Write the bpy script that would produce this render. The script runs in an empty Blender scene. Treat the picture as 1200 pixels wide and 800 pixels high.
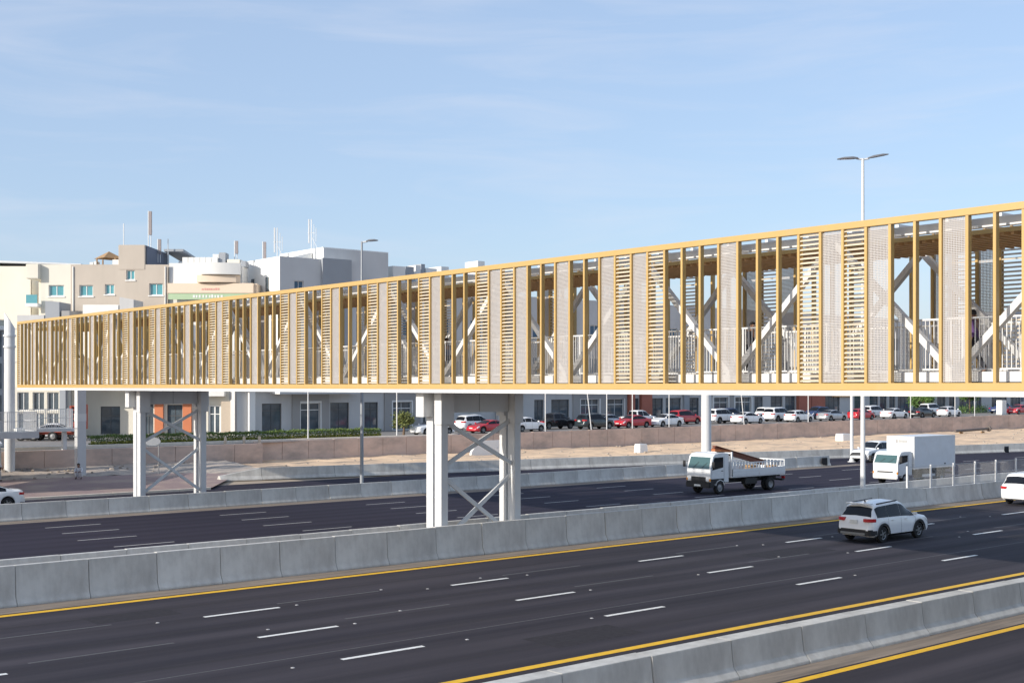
import bpy, bmesh, math, random
from mathutils import Vector, Matrix
R = math.radians
rnd = random.Random(7)
scene = bpy.context.scene
col = scene.collection

# ------------------------------------------------------------------ camera, sky, sun, exposure
H = 6.8                                   # camera height over the road
cam_d = bpy.data.cameras.new('camera'); cam = bpy.data.objects.new('camera', cam_d); col.objects.link(cam)
cam.location = (0, 0, H); cam.rotation_euler = (R(90), 0, R(-39.7))
cam_d.sensor_width = 36; cam_d.lens = 43.6; cam_d.shift_y = 52/1200
cam_d.clip_start = 0.1; cam_d.clip_end = 6000
scene.camera = cam

SUN = Vector((-2.6, 0.22, 1.0)).normalized()          # towards the sun
EL = math.asin(SUN.z); AZ = math.atan2(SUN.x, SUN.y)  # azimuth clockwise from +Y
w = bpy.data.worlds.new('World'); scene.world = w; w.use_nodes = True
nt = w.node_tree; nt.nodes.clear()
def wn(t, **k):
    n = nt.nodes.new(t)
    for a, b in k.items(): setattr(n, a, b)
    return n
sky = wn('ShaderNodeTexSky'); sky.sky_type = 'NISHITA'; sky.sun_disc = False
sky.sun_elevation = EL; sky.sun_rotation = AZ; sky.air_density = 1.0; sky.dust_density = 1.3; sky.ozone_density = 2.2
tc = wn('ShaderNodeTexCoord'); mp = wn('ShaderNodeMapping'); mp.inputs['Scale'].default_value = (2.2, 2.2, 17); mp.inputs['Rotation'].default_value = (R(4), R(-5), 0)
no = wn('ShaderNodeTexNoise'); no.inputs['Scale'].default_value = 2.0; no.inputs['Detail'].default_value = 7; no.inputs['Roughness'].default_value = .58; no.inputs['Distortion'].default_value = .6
rp = wn('ShaderNodeValToRGB'); rp.color_ramp.elements[0].position = .46; rp.color_ramp.elements[1].position = .92
rp.color_ramp.elements[0].color = (.06, .06, .06, 1); rp.color_ramp.elements[1].color = (.46, .46, .46, 1)
mx = wn('ShaderNodeMix', data_type='RGBA'); bg = wn('ShaderNodeBackground'); ou = wn('ShaderNodeOutputWorld')
mx.inputs['B'].default_value = (3.5, 3.6, 4.0, 1)
veil = wn('ShaderNodeMix', data_type='RGBA'); veil.inputs['Factor'].default_value = .58; veil.inputs['B'].default_value = (1.80, 2.38, 3.4, 1)   # thin even high haze
L = nt.links.new
L(tc.outputs['Generated'], mp.inputs['Vector']); L(mp.outputs[0], no.inputs['Vector']); L(no.outputs['Fac'], rp.inputs[0])
L(rp.outputs['Color'], mx.inputs['Factor']); L(sky.outputs[0], veil.inputs['A']); L(veil.outputs['Result'], mx.inputs['A']); L(mx.outputs['Result'], bg.inputs['Color'])
bg.inputs['Strength'].default_value = 0.15; L(bg.outputs[0], ou.inputs[0])
sun_d = bpy.data.lights.new('sun', 'SUN'); sun = bpy.data.objects.new('sun', sun_d); col.objects.link(sun)
sun_d.energy = 3.2; sun_d.angle = R(.6); sun_d.color = (1.0, .93, .83)
sun.rotation_euler = SUN.to_track_quat('Z', 'Y').to_euler(); sun.location = (-40, 0, 60)
scene.view_settings.view_transform = 'Standard'; scene.view_settings.look = 'None'
scene.view_settings.exposure = 0.62; scene.view_settings.gamma = 1
scene.render.engine = 'CYCLES'

# ------------------------------------------------------------------ photo ray helpers (direction only; depth comes from a known plane)
CA, SA = .6388, .7694                     # camera forward = (CA, SA), right = (SA, -CA)
FOC, HY = 1453.0, 452.0
def x_on(px, Y):                          # X where the column px meets the vertical plane Y
    t = (px-600)/FOC
    return Y*(CA+SA*t)/(SA-CA*t)
def at_depth(px, d):
    r = (px-600)/FOC*d
    return (CA*d+SA*r, SA*d-CA*r)

# ------------------------------------------------------------------ materials
MATS = {}
def mat(name, c, rough=.6, metal=0., var=.12, scale=6., stretch=(1,1,1), bump=0., bscale=40., rand=0., spec=.5, dirt=None, dscale=1.2, dstretch=(1,1,1), damt=.5, coat=0., dpos=(.45,.7)):
    m = bpy.data.materials.new(name); m.use_nodes = True; MATS[name] = m
    t = m.node_tree; p = t.nodes['Principled BSDF']; k = t.links.new
    p.inputs['Roughness'].default_value = rough; p.inputs['Metallic'].default_value = metal
    p.inputs['Specular IOR Level'].default_value = spec
    if coat: p.inputs['Coat Weight'].default_value = coat; p.inputs['Coat Roughness'].default_value = .04
    tcn = t.nodes.new('ShaderNodeTexCoord')
    def noise(sc, st, det=6, ro=.6):
        mpn = t.nodes.new('ShaderNodeMapping'); mpn.inputs['Scale'].default_value = st
        n = t.nodes.new('ShaderNodeTexNoise'); n.inputs['Scale'].default_value = sc; n.inputs['Detail'].default_value = det; n.inputs['Roughness'].default_value = ro
        k(tcn.outputs['Object'], mpn.inputs[0]); k(mpn.outputs[0], n.inputs['Vector']); return n.outputs['Fac']
    base = t.nodes.new('ShaderNodeRGB'); base.outputs[0].default_value = (*c, 1); cur = base.outputs[0]
    def mul(cur, fac_out, lo, hi):
        mr = t.nodes.new('ShaderNodeMapRange'); mr.inputs['From Min'].default_value = .25; mr.inputs['From Max'].default_value = .75
        mr.inputs['To Min'].default_value = lo; mr.inputs['To Max'].default_value = hi; k(fac_out, mr.inputs['Value'])
        h = t.nodes.new('ShaderNodeVectorMath'); h.operation = 'SCALE'; k(cur, h.inputs[0]); k(mr.outputs[0], h.inputs['Scale']); return h.outputs[0]
    if var: cur = mul(cur, noise(scale, stretch), 1-var, 1+var)
    if dirt:
        f = noise(dscale, dstretch, 8, .65)
        rr = t.nodes.new('ShaderNodeValToRGB'); rr.color_ramp.elements[0].position = dpos[0]; rr.color_ramp.elements[1].position = dpos[1]
        rr.color_ramp.elements[1].color = (damt, damt, damt, 1); k(f, rr.inputs[0])
        mm = t.nodes.new('ShaderNodeMix'); mm.data_type = 'RGBA'; mm.inputs['B'].default_value = (*dirt, 1)
        k(rr.outputs[0], mm.inputs['Factor']); k(cur, mm.inputs['A']); cur = mm.outputs['Result']
    if rand:
        oi = t.nodes.new('ShaderNodeObjectInfo'); mr = t.nodes.new('ShaderNodeMapRange')
        mr.inputs['To Min'].default_value = 1-rand; mr.inputs['To Max'].default_value = 1+rand*.7; k(oi.outputs['Random'], mr.inputs['Value'])
        h = t.nodes.new('ShaderNodeVectorMath'); h.operation = 'SCALE'; k(cur, h.inputs[0]); k(mr.outputs[0], h.inputs['Scale']); cur = h.outputs[0]
    k(cur, p.inputs['Base Color'])
    if bump:
        b = t.nodes.new('ShaderNodeBump'); b.inputs['Strength'].default_value = bump; b.inputs['Distance'].default_value = .02
        k(noise(bscale, (1,1,1), 4), b.inputs['Height']); k(b.outputs[0], p.inputs['Normal'])
    return m
mat('asphalt', (.055,.049,.057), .9, spec=.18, var=.22, scale=.35, stretch=(.25,1.2,1), bump=.25, bscale=30, dirt=(.028,.026,.034), dscale=.5, dstretch=(.05,1.5,1), damt=.9, dpos=(.40,.66))
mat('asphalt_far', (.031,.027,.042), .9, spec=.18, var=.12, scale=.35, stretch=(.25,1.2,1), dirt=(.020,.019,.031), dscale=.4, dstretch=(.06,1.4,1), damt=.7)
def wheel_paths(name, y0, period, amp):
    # tyre-worn paths: paler bands along each lane, broken up by noise
    t = MATS[name].node_tree; p = t.nodes['Principled BSDF']; k = t.links.new; src = p.inputs['Base Color'].links[0].from_socket
    c = t.nodes.new('ShaderNodeTexCoord'); s = t.nodes.new('ShaderNodeSeparateXYZ'); k(c.outputs['Object'], s.inputs[0])
    def mth(op, a, b=None):
        n = t.nodes.new('ShaderNodeMath'); n.operation = op
        for i, v in enumerate((a, b)):
            if v is None: continue
            if isinstance(v, (int, float)): n.inputs[i].default_value = v
            else: k(v, n.inputs[i])
        return n.outputs[0]
    mpn = t.nodes.new('ShaderNodeMapping'); mpn.inputs['Scale'].default_value = (.08, .6, 1); nn = t.nodes.new('ShaderNodeTexNoise'); nn.inputs['Scale'].default_value = 1.0; nn.inputs['Detail'].default_value = 5
    k(c.outputs['Object'], mpn.inputs[0]); k(mpn.outputs[0], nn.inputs['Vector'])
    w_ = mth('COSINE', mth('MULTIPLY', mth('ADD', s.outputs['Y'], -y0), 2*math.pi/period))
    f = mth('ADD', mth('MULTIPLY', mth('MULTIPLY', w_, nn.outputs['Fac']), -2*amp), 1.0)
    h = t.nodes.new('ShaderNodeVectorMath'); h.operation = 'SCALE'; k(src, h.inputs[0]); k(f, h.inputs['Scale']); k(h.outputs[0], p.inputs['Base Color'])
wheel_paths('asphalt', 22.8, 1.865, .12); wheel_paths('asphalt_far', 51.1, 1.53, .11)
mat('line_white', (.78,.77,.73), .7, var=.2, scale=9, dirt=(.35,.34,.32), dscale=5, damt=.5, dpos=(.5,.72))
mat('line_dull', (.40,.39,.38), .75, var=.25, scale=6)  # plain duller white for the far dashes and the studs
mat('line_ghost', (.085,.082,.084), .8, var=.25, scale=5)
mat('line_yellow', (.82,.47,.02), .7, var=.15, scale=4, dirt=(.42,.27,.08), dscale=2.2, dstretch=(.5,3,1), damt=.45, dpos=(.5,.75))
mat('gutter', (.26,.21,.165), .9, var=.25, scale=1.2, stretch=(.3,2,1), dirt=(.12,.10,.085), dscale=.9, dstretch=(.3,4,1), damt=.8, bump=.3)
mat('concrete', (.60,.585,.545), .85, var=.10, scale=2.2, bump=.15, bscale=60, rand=.10, dirt=(.40,.38,.35), dscale=1.3, dstretch=(1.3,1.3,.45), damt=.9, dpos=(.42,.74))
mat('concrete_toe', (.43,.42,.40), .85, var=.12, scale=3)
mat('rubber_black', (.02,.02,.022), .85, var=.2)
mat('sand', (.82,.58,.37), .95, var=.22, scale=.8, bump=.6, bscale=3, dirt=(.36,.28,.22), dscale=.35, dstretch=(.5,1,1), damt=.8)
mat('dirt', (.52,.43,.35), .95, var=.25, scale=1.1, bump=.6, bscale=4, dirt=(.20,.20,.20), dscale=.8, dstretch=(.4,1,1.5), damt=.85, dpos=(.42,.62))
mat('desert', (.46,.36,.26), .95, var=.2, scale=.05, dirt=(.33,.27,.21), dscale=.03)
mat('wall_tan', (.62,.47,.39), .9, var=.10, scale=.8, stretch=(1,1,2), rand=.06, dirt=(.22,.20,.18), dscale=.5, dstretch=(.7,.7,1.4), damt=.55, bump=.2, bscale=20)
mat('coping', (.78,.68,.56), .85, var=.12, scale=2)
mat('lot', (.24,.225,.21), .9, var=.15, scale=.4)
mat('steel_white', (.66,.66,.655), .45, var=.03, scale=2, dirt=(.52,.50,.46), dscale=1.4, dstretch=(3,3,.3), damt=.28, dpos=(.5,.85))
mat('steel_grey', (.66,.67,.67), .45, var=.05, scale=2)
mat('steel_dark', (.30,.30,.30), .5, var=.1)
mat('yellow', (.53,.35,.125), .42, var=.04, scale=1.5, rand=.05, dirt=(.44,.34,.20), dscale=1.0, dstretch=(3,3,.5), damt=.45, dpos=(.5,.85))
mat('slat_yellow', (.61,.53,.40), .45, var=.04, scale=2, rand=.08)
mat('soffit', (.58,.38,.20), .6, var=.15, scale=3)
mat('perforated_grey', (.50,.50,.50), .6, var=.05)
mat('seam', (.014,.014,.016), .9, var=.2)
mat('patch', (.036,.033,.038), .9, var=.2, spec=.18)
mat('stone', (.36,.31,.26), .9, var=.3, scale=2)
mat('deck', (.62,.60,.57), .8, var=.1, scale=2)
mat('plaster_beige', (.52,.455,.385), .9, var=.05, scale=.4, dirt=(.42,.37,.31), dscale=.3, dstretch=(1.5,1.5,.3), damt=.4)
mat('plaster_cream', (.74,.70,.60), .9, var=.04, scale=.4, dirt=(.60,.56,.47), dscale=.3, dstretch=(1.5,1.5,.3), damt=.4)
mat('plaster_white', (.80,.79,.755), .9, var=.04, scale=.4, dirt=(.66,.64,.60), dscale=.3, dstretch=(1.5,1.5,.3), damt=.4)
mat('plaster_grey', (.56,.555,.545), .9, var=.05, scale=.4, dirt=(.38,.38,.375), dscale=.3, dstretch=(1.5,1.5,.3), damt=.4)
mat('plaster_white_shade', (.60,.60,.595), .9, var=.05, scale=.4, dirt=(.50,.50,.49), dscale=.3, dstretch=(1.5,1.5,.3), damt=.4)  # white plaster with shade put into the colour, for the unlit fronts
mat('panel_grey', (.35,.34,.33), .75, var=.05, scale=.6)
mat('panel_slate', (.33,.35,.375), .7, var=.05, scale=.6)
mat('terracotta', (.58,.20,.095), .85, var=.08, scale=.7)
mat('brick_red', (.40,.14,.095), .85, var=.10, scale=1.2)
mat('panel_tan', (.55,.46,.36), .85, var=.05)
mat('sign_green', (.42,.55,.35), .6, var=.05)
mat('sign_beige', (.76,.62,.48), .7, var=.04)
mat('sign_red', (.70,.34,.30), .7, var=.1)
mat('orange_sign', (.70,.36,.12), .6, var=.05)
mat('frame_white', (.78,.78,.76), .5, var=.03)
mat('frame_dark', (.10,.105,.11), .4, var=.05)
mat('glass_shop', (.085,.11,.13), .06, var=.5, scale=.7, spec=.6)
mat('glass_teal', (.10,.33,.38), .08, var=.15, scale=.6, spec=.7)
mat('glass_blue', (.03,.09,.17), .06, var=.2, spec=.6)
mat('glass_car', (.010,.012,.017), .05, var=0, spec=.28)
mat('sheet_dark', (.14,.16,.21), .8, var=.05)
mat('glass_screen', (.06,.12,.12), .04, var=0, spec=.8)
mat('paint_white', (.86,.86,.85), .28, var=0, coat=.6)
mat('paint_silver', (.46,.47,.49), .3, metal=.5, var=0, coat=.6)
mat('paint_black', (.012,.013,.016), .25, var=0, coat=.8)
mat('paint_teal', (.022,.032,.038), .25, var=0, coat=.8)
mat('paint_red', (.50,.018,.03), .28, var=0, coat=.7)
mat('paint_blue', (.03,.055,.15), .28, var=0, coat=.7)
mat('plastic_black', (.022,.022,.024), .6, var=.1)
mat('tyre', (.018,.018,.019), .85, var=.15, scale=20)
mat('rim', (.30,.31,.32), .35, metal=.8, var=.1)
mat('lamp_red', (.50,.02,.025), .15, var=0, spec=.7)
mat('lamp_clear', (.62,.64,.66), .12, var=0, spec=.8)
mat('lamp_amber', (.7,.27,.03), .2, var=0)
mat('plate', (.72,.73,.70), .5, var=.05)
mat('truck_white', (.76,.77,.77), .4, var=.05, scale=3, dirt=(.50,.47,.42), dscale=2, dstretch=(1,1,.5), damt=.35, dpos=(.5,.8))
mat('truck_box', (.70,.72,.74), .5, var=.04, scale=2, dirt=(.56,.56,.56), dscale=1.4, damt=.4, dpos=(.5,.8))
mat('chassis', (.035,.034,.033), .75, var=.3, scale=5)
mat('rust_brown', (.17,.065,.04), .85, var=.25, scale=4)
mat('rust_orange', (.40,.13,.045), .85, var=.25, scale=4)
mat('wood', (.36,.23,.12), .85, var=.2, scale=6)
mat('loader_red', (.42,.075,.045), .55, var=.2, scale=3, dirt=(.25,.10,.06), dscale=2, damt=.6)
mat('hedge_leaf', (.13,.19,.045), .6, var=.35, scale=2.5)
mat('hedge_leaf_light', (.32,.31,.06), .6, var=.3, scale=2.5)
mat('tree_leaf', (.12,.21,.05), .6, var=.35, scale=1.5)
mat('bush_leaf', (.16,.18,.05), .6, var=.35, scale=1.5)
mat('bark', (.16,.11,.075), .9, var=.3, scale=8)
mat('lamp_head', (.16,.165,.18), .45, var=.05)
mat('skin', (.22,.115,.07), .55, var=.05)
mat('hair', (.012,.010,.009), .6, var=.2)
mat('cloth_dark', (.025,.026,.035), .85, var=.15)
mat('cloth_purple', (.10,.05,.16), .85, var=.15)
mat('cloth_white', (.72,.72,.74), .85, var=.06)
mat('cloth_blue', (.10,.15,.28), .85, var=.1)
mat('eye', (.6,.6,.58), .2, var=0)
mat('antenna_red', (.30,.26,.255), .6, var=.1)
mat('pipe_dark', (.12,.10,.09), .7, var=.2)
mat('mesh_steel', (.45,.46,.46), .5, var=.05)
def paving():
    m = bpy.data.materials.new('interlock'); m.use_nodes = True; MATS['interlock'] = m
    t = m.node_tree; p = t.nodes['Principled BSDF']; k = t.links.new; p.inputs['Roughness'].default_value = .9
    c = t.nodes.new('ShaderNodeTexCoord'); b = t.nodes.new('ShaderNodeTexBrick'); n = t.nodes.new('ShaderNodeTexNoise')
    b.inputs['Scale'].default_value = 1; b.inputs['Brick Width'].default_value = .4; b.inputs['Row Height'].default_value = .2; b.inputs['Mortar Size'].default_value = .012
    b.inputs['Color1'].default_value = (.34,.24,.225,1); b.inputs['Color2'].default_value = (.29,.205,.20,1); b.inputs['Mortar'].default_value = (.22,.18,.16,1)
    n.inputs['Scale'].default_value = .3; n.inputs['Detail'].default_value = 6
    mm = t.nodes.new('ShaderNodeMix'); mm.data_type = 'RGBA'; mm.inputs['B'].default_value = (.46,.36,.28,1)
    r = t.nodes.new('ShaderNodeValToRGB'); r.color_ramp.elements[0].position = .48; r.color_ramp.elements[1].position = .75
    k(c.outputs['Object'], b.inputs['Vector']); k(c.outputs['Object'], n.inputs['Vector']); k(n.outputs['Fac'], r.inputs[0])
    k(r.outputs[0], mm.inputs['Factor']); k(b.outputs['Color'], mm.inputs['A']); k(mm.outputs['Result'], p.inputs['Base Color'])
paving()
def perforated():
    # metal sheet with real round holes every 45 mm (a mask in object space)
    m = bpy.data.materials.new('perforated'); m.use_nodes = True; MATS['perforated'] = m
    t = m.node_tree; p = t.nodes['Principled BSDF']; k = t.links.new
    p.inputs['Base Color'].default_value = (.48,.45,.43,1); p.inputs['Roughness'].default_value = .5
    c = t.nodes.new('ShaderNodeTexCoord'); s = t.nodes.new('ShaderNodeVectorMath'); s.operation = 'SCALE'; s.inputs['Scale'].default_value = 1/.045
    f = t.nodes.new('ShaderNodeVectorMath'); f.operation = 'FRACTION'; u = t.nodes.new('ShaderNodeVectorMath'); u.operation = 'SUBTRACT'; u.inputs[1].default_value = (.5,.5,.5)
    mlt = t.nodes.new('ShaderNodeVectorMath'); mlt.operation = 'MULTIPLY'; mlt.inputs[1].default_value = (0,1,1)
    ln = t.nodes.new('ShaderNodeVectorMath'); ln.operation = 'LENGTH'; lt = t.nodes.new('ShaderNodeMath'); lt.operation = 'LESS_THAN'; lt.inputs[1].default_value = .33
    k(c.outputs['Object'], s.inputs[0]); k(s.outputs[0], f.inputs[0]); k(f.outputs[0], u.inputs[0]); k(u.outputs[0], mlt.inputs[0]); k(mlt.outputs[0], ln.inputs[0]); k(ln.outputs['Value'], lt.inputs[0])
    tr = t.nodes.new('ShaderNodeBsdfTransparent'); ms = t.nodes.new('ShaderNodeMixShader'); o = t.nodes['Material Output']
    k(lt.outputs[0], ms.inputs[0]); k(p.outputs[0], ms.inputs[1]); k(tr.outputs[0], ms.inputs[2]); k(ms.outputs[0], o.inputs['Surface'])
perforated()

# ------------------------------------------------------------------ mesh helpers
class MB:
    def __init__(s): s.v = []; s.f = []
    def quad(s, a, b, c, d):
        n = len(s.v); s.v += [tuple(a), tuple(b), tuple(c), tuple(d)]; s.f.append((n, n+1, n+2, n+3)); return s
    def box(s, x0, x1, y0, y1, z0, z1):
        n = len(s.v)
        s.v += [(x0,y0,z0),(x1,y0,z0),(x1,y1,z0),(x0,y1,z0),(x0,y0,z1),(x1,y0,z1),(x1,y1,z1),(x0,y1,z1)]
        s.f += [tuple(n+i for i in q) for q in ((0,3,2,1),(4,5,6,7),(0,1,5,4),(1,2,6,5),(2,3,7,6),(3,0,4,7))]; return s
    def prism(s, prof, a0, a1, axis='x'):
        """profile of (u,v) pairs swept from a0 to a1 along axis: x -> (a,u,v), y -> (u,a,v), z -> (u,v,a)"""
        n = len(s.v); k = len(prof)
        def pt(u, v, a): return {'x': (a,u,v), 'y': (u,a,v), 'z': (u,v,a)}[axis]
        s.v += [pt(u, v, a0) for u, v in prof] + [pt(u, v, a1) for u, v in prof]
        for i in range(k): j = (i+1) % k; s.f.append((n+i, n+j, n+k+j, n+k+i))
        s.f += [tuple(range(n, n+k))[::-1], tuple(range(n+k, n+2*k))]; return s
    def bar(s, p, q, wx, wy, up=(0,0,1)):
        p = Vector(p); q = Vector(q); d = (q-p).normalized(); u = Vector(up)
        if abs(d.dot(u)) > .99: u = Vector((1,0,0))
        a = d.cross(u).normalized()*wx/2; b = a.cross(d).normalized()*wy/2; n = len(s.v)
        for c in (p, q): s.v += [tuple(c-a-b), tuple(c+a-b), tuple(c+a+b), tuple(c-a+b)]
        s.f += [tuple(n+i for i in k) for k in ((0,3,2,1),(4,5,6,7),(0,1,5,4),(1,2,6,5),(2,3,7,6),(3,0,4,7))]; return s
    def tube(s, pts, rad, seg=10, cap=True):
        pts = [Vector(p) for p in pts]; n = len(s.v); rad = rad if isinstance(rad, (list, tuple)) else [rad]*len(pts)
        for i, p in enumerate(pts):
            d = (pts[min(i+1, len(pts)-1)]-pts[max(i-1, 0)]).normalized(); u = Vector((0,0,1)) if abs(d.z) < .9 else Vector((1,0,0))
            a = d.cross(u).normalized(); b = a.cross(d)
            for j in range(seg):
                t = 2*math.pi*j/seg; s.v.append(tuple(p+(a*math.cos(t)+b*math.sin(t))*rad[i]))
        for i in range(len(pts)-1):
            for j in range(seg):
                k = (j+1) % seg; s.f.append((n+i*seg+j, n+i*seg+k, n+(i+1)*seg+k, n+(i+1)*seg+j))
        if cap: s.f += [tuple(n+j for j in range(seg)), tuple(n+(len(pts)-1)*seg+j for j in range(seg))[::-1]]
        return s
    def lathe(s, prof, c=(0,0,0), axis='z', seg=20):
        n = len(s.v); k = len(prof)
        for j in range(seg):
            t = 2*math.pi*j/seg
            for r, a in prof:
                u, v = r*math.cos(t), r*math.sin(t)
                s.v.append({'z': (c[0]+u, c[1]+v, c[2]+a), 'y': (c[0]+u, c[1]+a, c[2]+v), 'x': (c[0]+a, c[1]+u, c[2]+v)}[axis])
        for j in range(seg):
            m = (j+1) % seg
            for i in range(k-1): s.f.append((n+j*k+i, n+m*k+i, n+m*k+i+1, n+j*k+i+1))
        return s
    def mesh(s, name, m=None, off=(0,0,0), smooth=False, bevel=0., angle=40):
        me = bpy.data.meshes.new(name)
        me.from_pydata([(a-off[0], b-off[1], c-off[2]) for a, b, c in s.v], [], s.f)
        bm = bmesh.new(); bm.from_mesh(me)
        if bevel:
            bmesh.ops.remove_doubles(bm, verts=bm.verts, dist=1e-5)
            bmesh.ops.bevel(bm, geom=[e for e in bm.edges if len(e.link_faces) == 2 and e.calc_face_angle(0) > .4], offset=bevel, segments=2, affect='EDGES', clamp_overlap=True)
        bmesh.ops.recalc_face_normals(bm, faces=bm.faces); bm.to_mesh(me); bm.free()
        if smooth or bevel:
            for p in me.polygons: p.use_smooth = True
            me.set_sharp_from_angle(angle=R(angle))
        if m: me.materials.append(MATS[m])
        return me
    def build(s, name, m, parent=None, **k):
        off = parent.get('_org', (0,0,0)) if parent else (0,0,0)
        return put(name, s.mesh(name, m, off=tuple(off), **k), parent)
def put(name, me, parent=None, loc=(0,0,0), rz=0, paint=None):
    o = bpy.data.objects.new(name, me); col.objects.link(o); o.location = loc; o.rotation_euler = (0,0,rz)
    if parent: o.parent = parent
    if paint:
        o.material_slots[0].link = 'OBJECT'; o.material_slots[0].material = MATS[paint]
    return o
def tag(o, label=None, cat=None, group=None, kind=None):
    for k, v in (('label', label), ('category', cat), ('group', group), ('kind', kind)):
        if v: o[k] = v
    return o
ROOTS = []
def thing(name, label, cat, loc=(0,0,0), rz=0, group=None, world=False):
    """world=True: parts are given in world coordinates (root unrotated)"""
    o = bpy.data.objects.new(name, None); col.objects.link(o); o.location = loc; o.rotation_euler = (0,0,rz); o.empty_display_size = .2
    if world: o['_org'] = loc
    ROOTS.append(o)
    return tag(o, label, cat, group)
def struct(name, mb, m, **k): return tag(mb.build(name, m, **k), kind='structure')
def sub(mb, name, m, parent, org, **k):          # a sub-part given in the coordinates of its thing
    return put(name, mb.mesh(name, m, off=org, **k), parent)

# ------------------------------------------------------------------ ground, roads, verges
def sheet(name, m, pts, z):
    mb = MB(); mb.v = [(x, y, z) for x, y in pts]; mb.f = [tuple(range(len(pts)))]; return struct(name, mb, m)
sheet('ground', 'desert', [(-3000,-3000),(4000,-3000),(4000,4000),(-3000,4000)], -.06)
XA, XB = -60, 700
near_road = sheet('service_road', 'asphalt', [(XA,-30),(XB,-30),(XB,19.0),(XA,19.0)], 0)
main_road = sheet('near_carriageway', 'asphalt', [(XA,19.0),(XB,19.0),(XB,40.6),(XA,40.6)], 0)
far_road = sheet('far_carriageway', 'asphalt_far', [(XA,40.6),(XB,40.6),(XB,78.0),(XA,78.0)], 0)
def strip(name, m, parent, x0, x1, y0, y1, z=.004):
    return MB().quad((x0,y0,z),(x1,y0,z),(x1,y1,z),(x0,y1,z)).build(name, m, parent)
# painted lines
strip('edge_line', 'line_yellow', near_road, XA, 400, 17.68, 17.92)
strip('gutter_strip', 'gutter', near_road, XA, 400, 18.02, 18.8, .003)
strip('edge_line', 'line_yellow', main_road, XA, 400, 22.64, 22.92)
strip('edge_line', 'line_yellow', main_road, XA, 400, 37.66, 37.96)
strip('gutter_strip', 'gutter', main_road, XA, 400, 38.1, 39.2, .003)
strip('gutter_strip', 'gutter', far_road, XA, 92, 62.7, 64.0, .003)
strip('edge_line', 'line_yellow', far_road, XA, 400, 43.5, 43.7)
strip('gutter_strip', 'gutter', far_road, XA, 400, 42.3, 43.3, .003)
dash_me = MB().quad((-1.25,-.085,0),(1.25,-.085,0),(1.25,.085,0),(-1.25,.085,0)).mesh('lane_dash', 'line_white')
dash_far = MB().quad((-1.35,-.08,0),(1.35,-.08,0),(1.35,.08,0),(-1.35,.08,0)).mesh('lane_dash', 'line_dull')
ghost_me = MB().quad((-1.9,-.06,0),(1.9,-.06,0),(1.9,.06,0),(-1.9,.06,0)).mesh('worn_dash', 'line_ghost')
for y, x0 in ((33.9, 17.6), (30.2, 17.4), (26.45, 17.7)):
    for k in range(-1, 12): put('lane_dash', dash_me, main_road, (x0+9.1*k, y, .004))
for y, x0 in ((34.5, 21.0), (31.0, 21.3)):
    for k in range(-1, 8): put('worn_dash', ghost_me, main_road, (x0+9.1*k, y, .003))
strip('worn_line', 'line_ghost', main_road, XA, 60, 27.35, 27.42, .003)
for y, x0 in ((51.1, 21.9), (54.2, 21.5), (57.2, 21.9), (60.0, 22.1)):
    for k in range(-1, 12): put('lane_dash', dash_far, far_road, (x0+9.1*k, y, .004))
for y in (24.55, 28.3, 32.15, 35.8): strip('seam_line', 'seam', main_road, XA, 120, y, y+.035, .0022)
for x, y, w_, l_ in ((21.5,24.0,1.5,3.2),(39,30.9,1.7,4.2),(13.5,34.8,1.2,2.6),(53,27.2,1.6,3.5)): strip('asphalt_patch', 'patch', main_road, x, x+l_, y, y+w_, .0018)
# reflective studs: small white ceramic buttons, too small to single out
mb = MB()
for y, x0 in ((33.9, 17.6), (30.2, 17.4), (26.45, 17.7), (34.6, 20.3), (31.1, 19.5)):
    for k in range(-2, 22):
        cx, cy = x0+4.55*k+2.3+rnd.uniform(-.5,.5), y+rnd.uniform(-.12,.12)
        if rnd.random() < .5: mb.lathe([(0,.02),(.035,.018),(.06,.004)], (cx, cy, 0), 'z', 8)
studs = mb.build('road_studs', 'line_dull', main_road); studs['kind'] = 'stuff'
# pavement and sand by the far side
def d_y(X): return 81.5-.1974*(X-41) if X < 127 else 64.5     # line of the far slip-road barrier
pave = MB(); pave.v = [(XA,75.5,.12),(37,75.5,.12),(41,81.2,.12),(46,90.5,.12),(XA,90.5,.12)]; pave.f = [(0,1,2,3,4)]
pave_o = struct('pavement', pave, 'interlock')
kb = MB()
for k in range(44):
    x0 = XA+k*2.2
    if x0+2.18 < 37: kb.box(x0, x0+2.17, 75.2, 75.5, -.03, .15)
tag(kb.build('kerb', 'coping'), kind='structure')
def terrain(name, m, x0, x1, nx, ny, yfun0, yfun1, zfun):
    mb = MB()
    for i in range(nx+1):
        X = x0+(x1-x0)*i/nx
        for j in range(ny+1):
            v = j/ny; Y = yfun0(X)*(1-v)+yfun1(X)*v
            mb.v.append((X, Y, zfun(X, Y, v)))
    for i in range(nx):
        for j in range(ny):
            a = i*(ny+1)+j; mb.f.append((a, a+ny+1, a+ny+2, a+1))
    return struct(name, mb, m, smooth=True, angle=180)
from mathutils import noise as mnoise
def hill(X, Y, v): return .03+.38*v**1.3+.16*mnoise.noise(Vector((X*.35,Y*.5,0)))*min(1, v*4)+.10*mnoise.noise(Vector((X*1.1,Y*1.4,3)))*min(1, v*4)
terrain('sand_verge', 'sand', 44, 330, 240, 14, lambda X: d_y(X)+.3, lambda X: 95.05, hill)
terrain('dirt_verge', 'dirt', -60, 47, 130, 10, lambda X: 90.2 if X < 40 else 90.2-(X-40)*.9, lambda X: 93.75, lambda X, Y, v: .1+.6*v+.12*mnoise.noise(Vector((X*.7,Y*.8,1)))+.07*mnoise.noise(Vector((X*2,Y*2,5))))
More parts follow.
